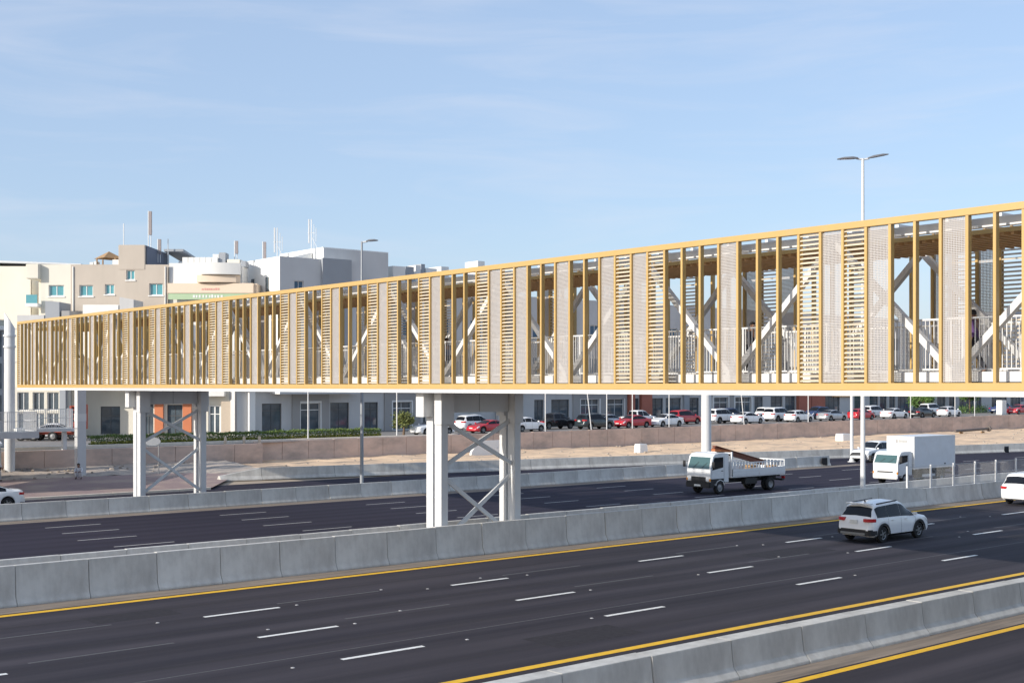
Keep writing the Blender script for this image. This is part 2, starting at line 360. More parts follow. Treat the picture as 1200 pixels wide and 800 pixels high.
# loose stones and dry tufts on the verge
mb = MB(); q = random.Random(21)
for _ in range(420):
    if q.random() < .85: X = q.uniform(50, 190); v = q.random(); Y = d_y(X)+.6+v*(94.6-d_y(X)-.6); z = hill(X, Y, (Y-d_y(X)-.3)/(95.05-d_y(X)-.3))
    else: X = q.uniform(28, 44); v = q.random(); Y = 90.4+v*3.0; z = .12+.6*v
    s = q.uniform(.05,.16)*(2 if q.random() < .08 else 1)
    mb.lathe([(0,-s*.4),(s,-s*.2),(s*q.uniform(.6,.95),s*.4),(0,s*.6)], (X, Y, z), seg=5)
tag(mb.build('loose_stones', 'stone'), 'loose pale stones scattered over the sand verge', 'stones', kind='stuff')
def lotz(X): return 1.95+max(0, X-45)*.0034
lot = MB(); lot.v = [(XA,94.2,lotz(XA)),(45,94.2,lotz(45)),(62,95.6,lotz(62)),(330,95.6,lotz(330)),(330,260,lotz(330)),(45,260,lotz(45)),(XA,260,lotz(XA))]
lot.f = [(0,1,5,6),(1,2,3,4,5)]
struct('parking_lot', lot, 'lot')

# ------------------------------------------------------------------ concrete barriers
def nj(hh, yc, wb=.31, wt=.11): return [(yc-wb,0),(yc+wb,0),(yc+wb,.07),(yc+wt+.075,.27),(yc+wt,hh),(yc-wt,hh),(yc-wt-.075,.27),(yc-wb,.07)]
def seg_mesh(hh, ln, **k): return MB().prism(nj(hh, 0, **k), -ln/2+.008, ln/2-.008, 'x').mesh('barrier_segment', 'concrete', bevel=.010, angle=30)
def barrier(label, Y, hh, xs, ln, **k):
    root = thing('concrete_barrier', label, 'barrier', (xs[0], Y, 0), world=True)
    me = seg_mesh(hh, ln, **k); x = xs[0]
    while x < xs[1]:
        o = put('barrier_segment', me, root, (x-xs[0]+ln/2, rnd.uniform(-.012,.012), rnd.uniform(-.012,.004))); o.rotation_euler = (0, rnd.uniform(-.002,.002), rnd.uniform(-.003,.003)); x += ln
    return root
barrier('grey concrete barrier nearest the viewer, along the lower right corner', 19.23, .88, (-20, 120), 2.65, wb=.50, wt=.24)
barA = barrier('tall grey concrete median barrier right behind the yellow line, near side of the bridge pier', 39.5, 1.25, (-8, 58.4), 2.3)
# low smooth continuation with a sloped start
o_ = barA['_org']
def vprism(x0, x1, h0, h1, yc):
    m_ = MB(); a = nj(h0, yc); b = nj(h1, yc); n = len(a)
    m_.v = [(x0+.014, u, v) for u, v in a]+[(x1-.014, u, v) for u, v in b]
    for i in range(n): j = (i+1) % n; m_.f.append((i, j, n+j, n+i))
    m_.f += [tuple(range(n))[::-1], tuple(range(n, 2*n))]; return m_
xe = -8+2.3*math.ceil(66.4/2.3)
vprism(xe, 63.4, 1.25, .95, 39.5).build('barrier_segment', 'concrete', barA)
lowm = MB().prism(nj(.95, 0), -2.98, 2.98, 'x').mesh('barrier_segment', 'concrete', bevel=.015)
for k in range(24): put('barrier_segment', lowm, barA, (63.4+6*k+3-o_[0], 0, 0))
barrier('concrete median barrier standing behind the pier, facing the far carriageway', 42.0, 1.1, (-8, 150), 2.3)
barrier('concrete barrier along the far edge of the far carriageway, ending near the thin lamp post', 64.3, .86, (-6, 88), 2.25)
root = thing('concrete_barrier', 'long smooth grey slip road barrier in front of the sand strip', 'barrier', (41,81.5,0), world=True)
k = 0; X = 43.5
def dsec(x0, x1, h0, h1):
    a = nj(h0, 0, .3, .11); b = nj(h1, 0, .3, .11); n = len(a); m_ = MB(); e = .014
    m_.v = [(x0+e, d_y(x0)+u, v) for u, v in a]+[(x1-e, d_y(x1)+u, v) for u, v in b]
    for i in range(n): j = (i+1) % n; m_.f.append((i, j, n+j, n+i))
    m_.f += [tuple(range(n))[::-1], tuple(range(n, 2*n))]; return m_
dsec(40.5, 43.5, .36, .86).build('barrier_segment', 'concrete', root)
while X < 240:
    dsec(X, X+5.5, .86, .86).build('barrier_segment', 'concrete', root); X += 5.5
MB().box(XA, 240, 39.9, 41.6, -.02, .12)
med = MB().box(XA, 300, 39.82, 41.68, -.02, .16); tag(med.build('median', 'dirt'), kind='structure')
# dark drain flaps on the barriers
for x, y, lab in ((x_on(965,63.98), 63.93, 'black rubber flap hanging on the barrier left of the thin lamp post'), (x_on(1178,64.2), 64.1, 'black rubber flap on the far barrier near the right edge')):
    r_ = thing('drain_flap', lab, 'flap', (x, y, .25), group='flaps on the barriers')
    MB().prism([(-.42,.05),(-.1,-.12),(.42,-.18),(.38,.5),(-.36,.52)], -.06, .02, 'y').build('flap', 'rubber_black', r_, bevel=.01)
    MB().box(-.4,.36,-.075,-.055,.46,.52).build('fixing_strip', 'steel_dark', r_)

# median fence on the low barrier
fen = thing('median_fence', 'pale steel mesh fence on top of the median barrier, right of the tall lamp post', 'fence', (63.6, 39.5, .95), world=True)
n = 0; X = x_on(1063, 39.5)
fx = []
while X < 112: fx.append(X); X += 2.4
for X in fx: MB().box(X-.045, X+.045, 39.455, 39.545, .94, 2.28).build('post', 'steel_white', fen)
for a, b in zip(fx, fx[1:]):
    p = MB(); 
    for z in (1.03, 1.55, 2.2): p.box(a+.05, b-.05, 39.49, 39.51, z, z+.02)
    x = a+.12
    while x < b-.05: p.box(x, x+.010, 39.495, 39.505, 1.05, 2.2); x += .115
    p.build('mesh_panel', 'mesh_steel', fen)

# ------------------------------------------------------------------ retaining wall
wall = thing('retaining_wall', 'long brown concrete retaining wall below the parking lot', 'wall', (45,95,0), world=True)
x = 61.0; PL = 2.6
jog = x_on(306, 94)
xx = jog
while xx < 300:
    z1 = lotz(xx)+.07
    MB().box(xx+.012, xx+PL-.012, 95.05+rnd.uniform(-.012,.012), 95.45, -.1, z1+rnd.uniform(-.01,.01)).build('wall_panel', 'wall_tan', wall, bevel=.012); xx += PL
xx = jog-.0
while xx > -30:
    MB().box(xx-PL+.012, xx-.012, 93.7+rnd.uniform(-.012,.012), 94.1, -.1, 1.97).build('wall_panel', 'wall_tan', wall, bevel=.012); xx -= PL
MB().box(jog-.4, jog-.02, 94.1, 95.5, -.1, 1.95).build('wall_return', 'wall_tan', wall)
MB().box(-30, x_on(540,95), 95.5, 96.4, 1.9, 2.16).build('coping_kerb', 'coping', wall)

# ------------------------------------------------------------------ footbridge
XN, XF = 28.6, 34.4
Y0, PIT, NB = 15.15, .739, 99
seqs = 'OOPOOPLPLOOOPOOOLPLPOOPOOPLPLOOOPLOOLPLOOOPLOOLPLOOOPOOOLPLOOOPOOOLPLOOOPLOOPLOOPOOOLPOOOOPOOOPOOOL'
seqs = (seqs+'OOOPL'*4)[:NB]
near_seq = 'OPLPOOLPOOOPLPLOO'[::-1]           # bays between the frame edge and the near end
NX = len(near_seq)
YS, YE = Y0-NX*PIT, Y0+NB*PIT
full = near_seq + seqs                        # index 0 at YS
br = thing('footbridge', 'long covered footbridge with yellow slatted cladding and white truss crossing the highway', 'footbridge', (XN, YS, H), world=True)
bo = br['_org']
TOPZ, TOPB = H+4.45, H+4.27
BOT1, BOT0, WH = H+.075, H-.125, H-.27
def yb(k): return YS+k*PIT
NT = len(full)
for side, X in (('near', XN), ('far', XF)):
    s = 1 if side == 'near' else -1
    xa, xb = (X, X+.2) if s > 0 else (X-.2, X)
    MB().box(xa, xb, YS, YE, TOPB, TOPZ).build('top_rail', 'yellow', br, bevel=.008)
    MB().box(xa, xb, YS, YE, BOT0, BOT1).build('bottom_rail', 'yellow', br, bevel=.008)
    MB().box(xa+.02*s, xb+.05*s, YS, YE, WH, BOT0-.004).build('white_fascia', 'steel_white', br)
    pm = MB().box(-.042, .042, -.0, .0, 0, 0)
    pm = MB().box(0, .165, -.042, .042, 0, TOPB-BOT1).mesh('post', 'yellow', bevel=.006)
    for k in range(NT+1):
        o = put('post', pm, br, ((X+.01-bo[0]) if s > 0 else (X-.175-bo[0]), yb(k)-bo[1], BOT1-bo[2]))
    seq = full if s > 0 else ('OOL'+full[4:]+'LPOO')[:NT]
    if s < 0: seq = ''.join({'P':'L','L':'P'}.get(c, c) if i % 5 else 'O' for i, c in enumerate(seq))
    # panels
    hgt = TOPB-BOT1
    perf = MB().box(-.006, .006, -PIT/2+.044, PIT/2-.044, .02, hgt-.02).mesh('perforated_panel', 'perforated')
    NS = 33; sl = []
    slat = MB().prism([(-.055,-.022),(.055,.016),(.055,.048),(-.055,.012)], -PIT/2+.046, PIT/2-.046, 'y').mesh('slat', 'slat_yellow')
    joined = MB()
    for i in range(NS):
        z = .06+(hgt-.12)*i/(NS-1); joined.prism([(-.055,z-.022),(.055,z+.016),(.055,z+.048),(-.055,z+.012)], -PIT/2+.046, PIT/2-.046, 'y')
    jme = joined.mesh('slats', 'slat_yellow')
    fr = MB().box(.02, .05, -PIT/2+.043, -PIT/2+.063, .01, hgt-.01).box(.02, .05, PIT/2-.063, PIT/2-.043, .01, hgt-.01)
    frm = fr.mesh('louvre_panel', 'yellow')
    npan = 0
    for k, c in enumerate(seq):
        loc = ((X+.09*s-bo[0]), yb(k)+PIT/2-bo[1], BOT1-bo[2])
        if c == 'P': put('perforated_panel', perf, br, loc)
        elif c == 'L':
            p = put('louvre_panel', frm, br, loc)
            vis = yb(k) > Y0-.5
            if s > 0 and vis and npan < 9:
                npan += 1
                for i in range(NS): put('slat', slat, p, (0, 0, .06+(hgt-.12)*i/(NS-1)))
            else:
                q = put('slats', jme, p); q['kind'] = 'stuff'
# white truss: chords, diagonals, cross beams
XT1, XT2 = 29.3, 33.7
for X in (XT1, XT2):
    MB().box(X-.12, X+.12, YS, YE, H+.10, H+.36).build('bottom_chord', 'steel_white', br, bevel=.01)
    MB().box(X-.12, X+.12, YS, YE, H+4.0, H+4.24).build('top_chord', 'steel_white', br, bevel=.01)
    y = 17.37-7.39*2; i = 0
    while y < YE-.5:
        for dy in (-3.695, 3.695):
            ya, yb2 = y, y+dy
            if YS <= min(ya, yb2) and max(ya, yb2) <= YE+.3:
                MB().bar((X, ya, H+.3), (X, yb2, H+4.05), .17, .2, up=(1,0,0)).build('diagonal_brace', 'steel_white', br)
        y += 7.39
tm = MB().box(XT1+.12, XT2-.12, -.05, .05, H+4.26, H+4.36)
fb = MB().box(XT1+.12, XT2-.12, -.08, .08, H-.2, H+.1)
tme, fme = tm.mesh('tie_beam', 'steel_grey', off=(0,0,0)), fb.mesh('floor_beam', 'steel_grey', off=(0,0,0))
for k in range(0, NT, 2):
    put('tie_beam', tme, br, (-bo[0], yb(k)+.3-bo[1], -bo[2]))
    if k % 4 == 0: put('floor_beam', fme, br, (-bo[0], yb(k)+.3-bo[1], -bo[2]))
MB().box(XT1+.12, XT2-.12, YS, YE, H+.105, H+.33).build('deck', 'deck', br)
MB().box(XT1+.15, XT2-.15, YS, YE, H-.22, H-.21).build('soffit_sheet', 'steel_grey', br)
# batten ceiling with a yellow fascia and a thin roof sheet
cb = MB(); y = YS+.1
while y < YE: cb.box(30.0, 33.15, y, y+.09, H+3.86, H+3.96); y += .28
q = cb.build('ceiling_battens', 'soffit', br); q['kind'] = 'stuff'
MB().box(29.98, 33.18, YS, YE, H+3.962, H+4.0).build('ceiling_sheet', 'soffit', br)
MB().box(29.9, 29.975, YS, YE, H+3.93, H+4.05).build('ceiling_fascia', 'yellow', br)
MB().box(33.19, 33.26, YS, YE, H+3.93, H+4.05).build('ceiling_fascia', 'yellow', br)
hm = MB().box(-.03,.03,-.03,.03,0,.25).mesh('hanger', 'soffit')
for k in range(NT):
    put('hanger', hm, br, (30.05-bo[0], yb(k)+.33-bo[1], 4.01)); put('hanger', hm, br, (33.1-bo[0], yb(k)+.33-bo[1], 4.01))
# railings, one panel for each truss module
for X in (29.95, 33.05):
    y = YS+.1; 
    while y < YE-.2:
        y2 = min(y+3.695, YE-.05)
        p = MB().box(X-.025, X+.025, y, y2, H+1.75, H+1.80).box(X-.02, X+.02, y, y2, H+.42, H+.46).box(X-.03,X+.03,y,y+.06,H+.33,H+1.75)
        v = y+.14
        while v < y2-.03: p.box(X-.011, X+.011, v-.011, v+.011, H+.46, H+1.75); v += .125
        p.build('railing_panel', 'steel_white', br); y += 3.695

# ------------------------------------------------------------------ bridge piers
def pier(label, Y, base=0.):
    r = thing('bridge_pier', label, 'bridge pier', (31.4, Y, 0), world=True, group='white steel bridge piers')
    top = WH-.005
    for X, sx in ((29.68, -1), (33.5, 1)):
        for dy in (-.30, .27):
            c = MB().box(X-.17, X+.17, Y+dy-.225, Y+dy+.225, 0, top-.02).build('column', 'steel_white', r, bevel=.012)
            bp = MB().box(X-.3, X+.3, Y+dy-.33, Y+dy+.33, 0, .05); sub(bp, 'base_plate', 'steel_grey', c, r['_org'])
            for zz in (2.3, 4.1): sub(MB().box(X-.176, X+.176, Y+dy-.231, Y+dy+.231, zz, zz+.02), 'weld_band', 'steel_grey', c, r['_org'])
        MB().box(X-.24, X+.42 if sx < 0 else X+.24, Y-.62, Y-.14, 5.25, top-.01).build('column_head', 'steel_white', r, bevel=.015)
        MB().box(X-.62 if sx < 0 else X-.26, X+.26 if sx < 0 else X+.62, Y+.06, Y+.6, 5.55, top-.015).build('column_head', 'steel_white', r, bevel=.015)
    MB().box(30.11, 33.23, Y-.25, Y+.25, 5.72, top-.03).build('cap_beam', 'steel_grey', r)
    sub(MB().box(31.65, 31.68, Y-.256, Y-.25, 5.74, top-.04), 'beam_joint', 'steel_dark', r, r['_org'])
    for za, zb_ in ((5.35, 3.55), (3.05, .55)):
        MB().bar((29.86, Y-.34, za), (33.32, Y-.34, zb_), .10, .16).build('cross_brace', 'steel_grey', r)
        MB().bar((29.86, Y-.22, zb_), (33.32, Y-.22, za), .10, .16).build('cross_brace', 'steel_grey', r)
    return r
pier('white steel bridge pier with cross braces standing in the highway median', 40.5)
pier('white steel bridge pier with cross braces beyond the far carriageway, beside the pavement', 70.0)
pier('white steel bridge pier at the near end of the footbridge', 11.6)

# ------------------------------------------------------------------ bridge end: columns, landing, lift tower at the left edge
rc = thing('round_column', 'tall round pale grey column with slanted top at the left end of the footbridge', 'column', (29.65,93.2,0))
m_ = MB(); seg = 24
for j, (rr, z) in enumerate(((.37,0),(.37,5),(.37,11.6))):
    for i in range(seg):
        t = 2*math.pi*i/seg; zz = z+(-.6*math.cos(t+.4) if j == 2 else 0); m_.v.append((rr*math.cos(t), rr*math.sin(t), zz))
for j in range(2):
    for i in range(seg): k = (i+1) % seg; m_.f.append((j*seg+i, j*seg+k, (j+1)*seg+k, (j+1)*seg+i))
m_.f.append(tuple(2*seg+i for i in range(seg)))
m_.build('shaft', 'steel_white', rc, smooth=True)
for z in (9.6, 10.4): MB().lathe([(.37,0),(.45,0),(.45,.12),(.37,.12)], (0,0,z), seg=24).build('collar_ring', 'steel_grey', rc)
sc = thing('square_column', 'square grey end column of the footbridge beside the squatting person', 'column', (34.0,90.9,0))
MB().box(-.33,.33,-.3,.3,0,WH-.005).build('shaft', 'steel_white', sc, bevel=.02)
MB().box(-.45,.45,-.42,.42,0,.14).build('base_plate', 'steel_grey', sc)
MB().box(-.336,.336,-.306,.306,4.2,4.75).build('white_band', 'frame_white', sc)
sl_ = thing('stair_landing', 'grey raised stair landing with mesh railing at the left edge', 'stair landing', (26,90.3,0), world=True)
MB().box(16, 30.4, 89.4, 92.2, 3.15, 3.5).build('slab', 'steel_grey', sl_, bevel=.02)
MB().box(16, 30.45, 89.3, 89.395, 3.1, 3.55).build('edge_beam', 'steel_white', sl_)
MB().box(30.41, 34.6, 93.7, 95.0, 3.35, 3.6).build('slab', 'steel_grey', sl_, bevel=.02)
MB().box(16.5,17.0,90.3,90.8,0,3.15).build('column', 'steel_grey', sl_); MB().box(27.6,28.2,90.5,91.1,0,3.14).build('column', 'steel_grey', sl_)
MB().box(33.9,34.2,94.2,94.5,0,3.35).build('column', 'steel_grey', sl_)
def mesh_rail(root, p, q, z0, hh, n, name='railing_panel'):
    p = Vector((*p, 0)); q = Vector((*q, 0))
    for i in range(n):
        a = p.lerp(q, i/n); b = p.lerp(q, (i+1)/n); m = MB()
        m.bar(a+Vector((0,0,z0)), a+Vector((0,0,z0+hh)), .06, .06).bar(b+Vector((0,0,z0)), b+Vector((0,0,z0+hh)), .05, .05)
        for z in (z0+.08, z0+hh*.55, z0+hh): m.bar(a+Vector((0,0,z)), b+Vector((0,0,z)), .04, .04)
        k = int((b-a).length/.13)
        for j in range(1, k): c = a.lerp(b, j/k); m.bar(c+Vector((0,0,z0)), c+Vector((0,0,z0+hh)), .032, .032)
        m.build(name, 'steel_white', root)
mesh_rail(sl_, (16,89.5), (30.35,89.5), 3.5, 1.45, 7); mesh_rail(sl_, (30.35,89.5), (30.35,92.1), 3.5, 1.45, 1)
mesh_rail(sl_, (30.45,93.8), (34.5,93.8), 3.6, 1.45, 2); mesh_rail(sl_, (34.5,93.8), (34.5,94.95), 3.6, 1.45, 1)
MB().bar((30.4,92.0,3.6), (30.45,93.9,3.6), 1.2, .2).build('link_slab', 'steel_grey', sl_)
# stair flight coming down towards the viewer, just outside the left edge; it shades the pavement
MB().prism([(89.3,3.15),(89.3,3.5),(79.2,.3),(79.2,.12),(80.0,.12)], 22.0, 24.4, 'x').build('stair_flight', 'steel_grey', sl_)
for X in (21.9, 24.42): MB().prism([(89.3,3.5),(89.3,6.3),(79.2,3.1),(79.2,.3)], X, X+.08, 'x').build('side_screen', 'perforated_grey', sl_)
MB().prism([(89.4,6.35),(89.4,6.5),(79.0,3.25),(79.0,3.1)], 21.7, 24.7, 'x').build('stair_roof', 'steel_grey', sl_)
lt = thing('lift_tower', 'grey lift tower with dark glazing at the left edge of the picture', 'tower', (25,98.5,1.9), world=True)
MB().box(20.0, 30.3, 96.5, 101.4, 1.9, 11.0).build('wall', 'panel_slate', lt, bevel=.03)
MB().box(19.6, 30.6, 96.1, 101.8, 11.0, 11.3).build('roof', 'steel_grey', lt)
for z in (4.2, 6.6, 9.0):
    for x in (20.6, 23.2, 25.8, 28.2): MB().box(x, x+1.9, 96.45, 96.495, z, z+1.9).build('window', 'glass_shop', lt)
    MB().box(30.305, 30.35, 97.0, 101.0, z, z+1.9).build('window', 'glass_shop', lt)

# ------------------------------------------------------------------ buildings
def facade(root, x0, x1, y, z0, z1, openings, m, thick=.35, name='wall', flip=None):
    """wall in the plane y (front towards -y) with real openings (x0,x1,z0,z1); returns its mesh object"""
    xs = sorted({x0, x1, *[v for o in openings for v in (o[0], o[1])]}); zs = sorted({z0, z1, *[v for o in openings for v in (o[2], o[3])]})
    mb = MB()
    for a, b in zip(xs, xs[1:]):
        for c, d in zip(zs, zs[1:]):
            mx_, mz = (a+b)/2, (c+d)/2
            if any(o[0] < mx_ < o[1] and o[2] < mz < o[3] for o in openings): continue
            mb.quad((a,y,c),(b,y,c),(b,y,d),(a,y,d))
    for o in openings:
        a, b, c, d = o[:4]; t = y+thick
        mb.quad((a,y,c),(a,t,c),(a,t,d),(a,y,d)); mb.quad((b,y,c),(b,y,d),(b,t,d),(b,t,c)); mb.quad((a,y,d),(a,t,d),(b,t,d),(b,y,d)); mb.quad((a,y,c),(b,y,c),(b,t,c),(a,t,c))
    me = bpy.data.meshes.new(name); off = root.get('_org', (0,0,0))
    me.from_pydata([(p[0]-off[0], p[1]-off[1], p[2]-off[2]) for p in mb.v], [], mb.f); me.materials.append(MATS[m])
    return put(name, me, root)
def window(root, a, b, c, d, y, glass='glass_shop', frame='frame_dark', thick=.35, fw=.06, mull=1, trans=None, surround=None, door=False):
    f = MB(); ya, yb_ = y+thick*.45, y+thick*.45+.08
    f.box(a, a+fw, ya, yb_, c, d).box(b-fw, b, ya, yb_, c, d).box(a+fw, b-fw, ya, yb_, d-fw, d).box(a+fw, b-fw, ya, yb_, c, c+fw)
    for i in range(1, mull+1): x = a+(b-a)*i/(mull+1); f.box(x-fw*.4, x+fw*.4, ya+.01, yb_-.01, c+fw, d-fw)
    if trans: f.box(a+fw, b-fw, ya+.005, yb_-.005, trans-.04, trans+.04)
    w_ = f.build('door' if door else 'window', frame, root)
    sub(MB().quad((a+.01,yb_-.03,c+.01),(b-.01,yb_-.03,c+.01),(b-.01,yb_-.03,d-.01),(a+.01,yb_-.03,d-.01)), 'pane', glass, w_, tuple(root.get('_org', (0,0,0))))
    if surround:
        s = .22; sf = MB().box(a-s, a, y-.1, y+.02, c, d+s).box(b, b+s, y-.1, y+.02, c, d+s).box(a, b, y-.1, y+.02, d, d+s)
        sub(sf, 'surround', surround, w_, tuple(root.get('_org', (0,0,0))))
    return w_
LZ = 1.95
# ---- the beige and cream block at the left: stands square to the view, 122 m out
DB = 122.0; PX0 = 33
bx, by = at_depth(PX0, DB); K = DB/FOC
b2 = thing('apartment_block', 'beige and cream apartment block with teal windows and a rooftop tower, at the left', 'building', (bx, by, 0), R(-39.7))
def lx(px): return (px-PX0)*K
def lz(py): return H+(HY-py)*K
ZR = lz(310)
ops = [(lx(57),lx(75),lz(347),lz(334)), (lx(93),lx(109),lz(347),lz(334)), (lx(123),lx(134),lz(345),lz(333)), (lx(148),lx(158),lz(328),lz(316.5)), (lx(175),lx(191),lz(346),lz(332))]
mid = [(lx(a),lx(a)+1.4,10.2,11.9) for a in (58,95,122,150,176)]
facade(b2, lx(48), lx(83), 0, LZ, ZR, [o for o in ops+mid if o[1] < lx(83)], 'plaster_cream')
g_ops = [(lx(118),lx(141),LZ+.1,lz(476)), (lx(168),lx(180),LZ+.1,lz(470)), (lx(196),lx(214),LZ+.1,lz(474))]
facade(b2, lx(83), lx(197), 0, 6.6, ZR, [o for o in ops+mid if o[0] > lx(83)], 'plaster_beige')
for o in ops: window(b2, *o, 0, 'glass_teal', 'frame_white', fw=.09)
for o in mid: window(b2, *o, 0, 'glass_teal', 'frame_white', fw=.09)
facade(b2, lx(83), lx(282), -.05, LZ, 6.6, g_ops+[(lx(244),lx(259),LZ+.1,lz(474))], 'plaster_cream', name='ground_floor_wall')
for i, o in enumerate(g_ops): window(b2, *o, -.05, 'glass_shop', 'frame_dark', mull=1, trans=lz(487))
window(b2, lx(244), lx(259), LZ+.1, lz(474), -.05, 'glass_shop', 'frame_white', fw=.18, trans=lz(485), door=True)
MB().box(lx(182),lx(192),-.3,-.06,LZ,lz(468)).build('orange_pier', 'terracotta', b2); MB().box(lx(215),lx(225),-.3,-.06,LZ,lz(468)).build('orange_pier', 'terracotta', b2)
MB().box(lx(260),lx(276),-.25,-.06,LZ,lz(470)).build('tan_panel', 'panel_tan', b2)
MB().box(lx(245),lx(265),-.9,-.06,lz(464),lz(456)).build('canopy', 'plaster_white', b2)
MB().box(lx(160),lx(240),-1.2,-.06,lz(466),lz(458)).build('canopy', 'panel_grey', b2)
MB().box(lx(111),lx(150),-.12,-.06,lz(457),lz(455.5)).build('ledge', 'panel_grey', b2)
for o in ops: MB().box(o[0]-.1, o[1]+.1, -.08, .1, o[2]-.12, o[2]-.01).build('sill', 'plaster_white', b2)
for a in (86, 194): MB().tube([(lx(a),-.06,6.8),(lx(a),-.06,ZR-.2)], .06, 6).build('downpipe', 'plaster_white', b2)
# sides, roof, parapets
MB().box(lx(83)+.02, lx(197)-.02, .36, 11, LZ, ZR-.3).build('core', 'plaster_beige', b2); MB().box(lx(48)+.02, lx(83), .36, 10.9, LZ, ZR-.32).build('core', 'plaster_cream', b2)
MB().box(lx(197)-.3, lx(197), .36, 11, 6.6, ZR).build('side_wall', 'plaster_beige', b2)
MB().box(lx(33), lx(48)-.005, -.6, 6, lz(327), ZR+.01).build('overhang', 'plaster_cream', b2, bevel=.05); MB().box(lx(33)+.2, lx(48)-.005, 2.2, 8, LZ, lz(327)).build('recessed_wall', 'plaster_cream', b2)
bal = MB().box(lx(34), lx(48), -.9, 2.0, lz(360), lz(356)).build('balcony', 'plaster_white', b2)
sub(MB().box(lx(34.5), lx(47.5), -.86, -.82, lz(356), lz(346)), 'glass_front', 'glass_teal', bal, (0,0,0))
MB().box(lx(170)+.01, lx(170)+.12, .3, 8.1, ZR-.3, lz(287)-.05).build('dark_side_sheet', 'sheet_dark', b2); tw = MB().box(lx(139), lx(170), -.04, 8.2, ZR-.5, lz(287)).build('roof_tower', 'plaster_beige', b2, bevel=.03)  # dark blue-grey sheet over the tower's right side
MB().box(lx(190), lx(209), 6, 9, ZR-.3, lz(299)).build('roof_shed', 'plaster_white', b2)
MB().prism([(6.0,lz(287)+.0),(6.0,lz(287)+.25),(16,lz(294)+.2),(16,lz(294))], lx(172), lx(196), 'x').build('sloping_roof', 'panel_slate', b2)
pg = MB().lathe([(1.5,0),(0,.75)], (lx(120), 2.0, lz(301)), seg=4).build('pergola_roof', 'wood', b2)
for dx, dy in ((-.9,-.9),(.9,-.9),(.9,.9),(-.9,.9)): sub(MB().box(lx(120)+dx-.06, lx(120)+dx+.06, 2+dy-.06, 2+dy+.06, ZR-.35, lz(301)), 'post', 'wood', pg, (0,0,0))
for a, b, t in ((101,105,306),(106,109,305),(128,138,303)): MB().box(lx(a), lx(b), 1, 2, ZR-.31, lz(t)).build('roof_unit', 'plaster_white', b2)
# lower annexes just in front, their roofs show over the bridge rail
def annex(px0, px1, py, m, dep=3.0, y0=-4.0, label=None, slant=0):
    k = (DB-4)/DB
    x0, x1 = ((px0-600)*K*k - (PX0-600)*K), ((px1-600)*K*k-(PX0-600)*K); z = H+(HY-py)*K*k
    MB().prism([(x0,7.2),(x1,7.2),(x1,z-slant),(x0,z)], y0, y0+dep, 'y').build('annex', m, b2, bevel=.03)
annex(53, 70, 352.5, 'panel_slate', slant=.1); annex(97, 139, 357, 'plaster_white'); annex(140, 157, 348, 'plaster_grey', slant=.25)
annex(20, 52, 369, 'plaster_grey'); annex(72, 82, 364, 'panel_grey')
# ---- white wing with the sign band, between the beige block and the white cube
b2b = thing('sign_building', 'white building with beige and green sign band and curved balcony', 'building', (bx, by, 0), R(-39.7))
facade(b2b, lx(197)+.01, lx(282), .3, 6.6, lz(308), [], 'plaster_white'); MB().box(lx(197)+.03, lx(282), .66, 3.4, 6.6, lz(308)-.2).build('core', 'plaster_white', b2b)
MB().box(lx(282), lx(300), .3, 3.4, 6.6, lz(332)).build('low_wing', 'sign_beige', b2b)
sb = MB().box(lx(197)+.02, lx(297), -.2, .28, lz(343.5), lz(332)).build('sign_band', 'sign_beige', b2b)
gb = MB().box(lx(198), lx(297), -.24, -.203, lz(351), lz(344.2)).build('green_band', 'sign_green', b2b)
# lettering too blurred to read in the photograph: rows of small upright marks in its place and size
mk = MB(); x = lx(227)
while x < lx(262):
    w_ = rnd.uniform(.12,.22); mk.box(x, x+w_, -.262, -.242, lz(349), lz(346)+rnd.uniform(-.06,.06)); x += w_+rnd.uniform(.05,.2)
mk.build('lettering', 'frame_white', b2b)
mk = MB(); x = lx(237)
while x < lx(257):
    w_ = rnd.uniform(.12,.2); mk.box(x, x+w_, -.222, -.202, lz(340), lz(338)+rnd.uniform(-.04,.04)); x += w_+rnd.uniform(.04,.1)
mk.build('lettering', 'sign_red', b2b)
cv = [(lx(237)+(lx(282)-lx(237))*i/12, -.3-.6*math.sin(math.pi*(.25+.75*i/12))) for i in range(13)]
MB().prism([(lx(237),.29)]+cv+[(lx(282),.29)], lz(322), lz(308.5), 'z').build('curved_balcony', 'plaster_white', b2b, smooth=True)
MB().prism([(lx(231),.29)]+[(a-.4,b*.7) for a, b in cv]+[(lx(281),.29)], lz(331), lz(322.5), 'z').build('curved_bay', 'sign_beige', b2b, smooth=True)
for a in range(210, 246, 7): MB().box(lx(a), lx(a+6.4), 1.2, 1.4, lz(308)-.2, lz(300)).build('parapet_panel', 'plaster_white', b2b)
for a, b, t, m in ((245,252,296,'plaster_white'),(252.5,260,294,'panel_slate'),(262,277,302,'plaster_cream'),(278,284,304,'panel_slate')): MB().box(lx(a), lx(b), 1.5, 3, lz(308)-.25, lz(t)).build('roof_unit', m, b2b)
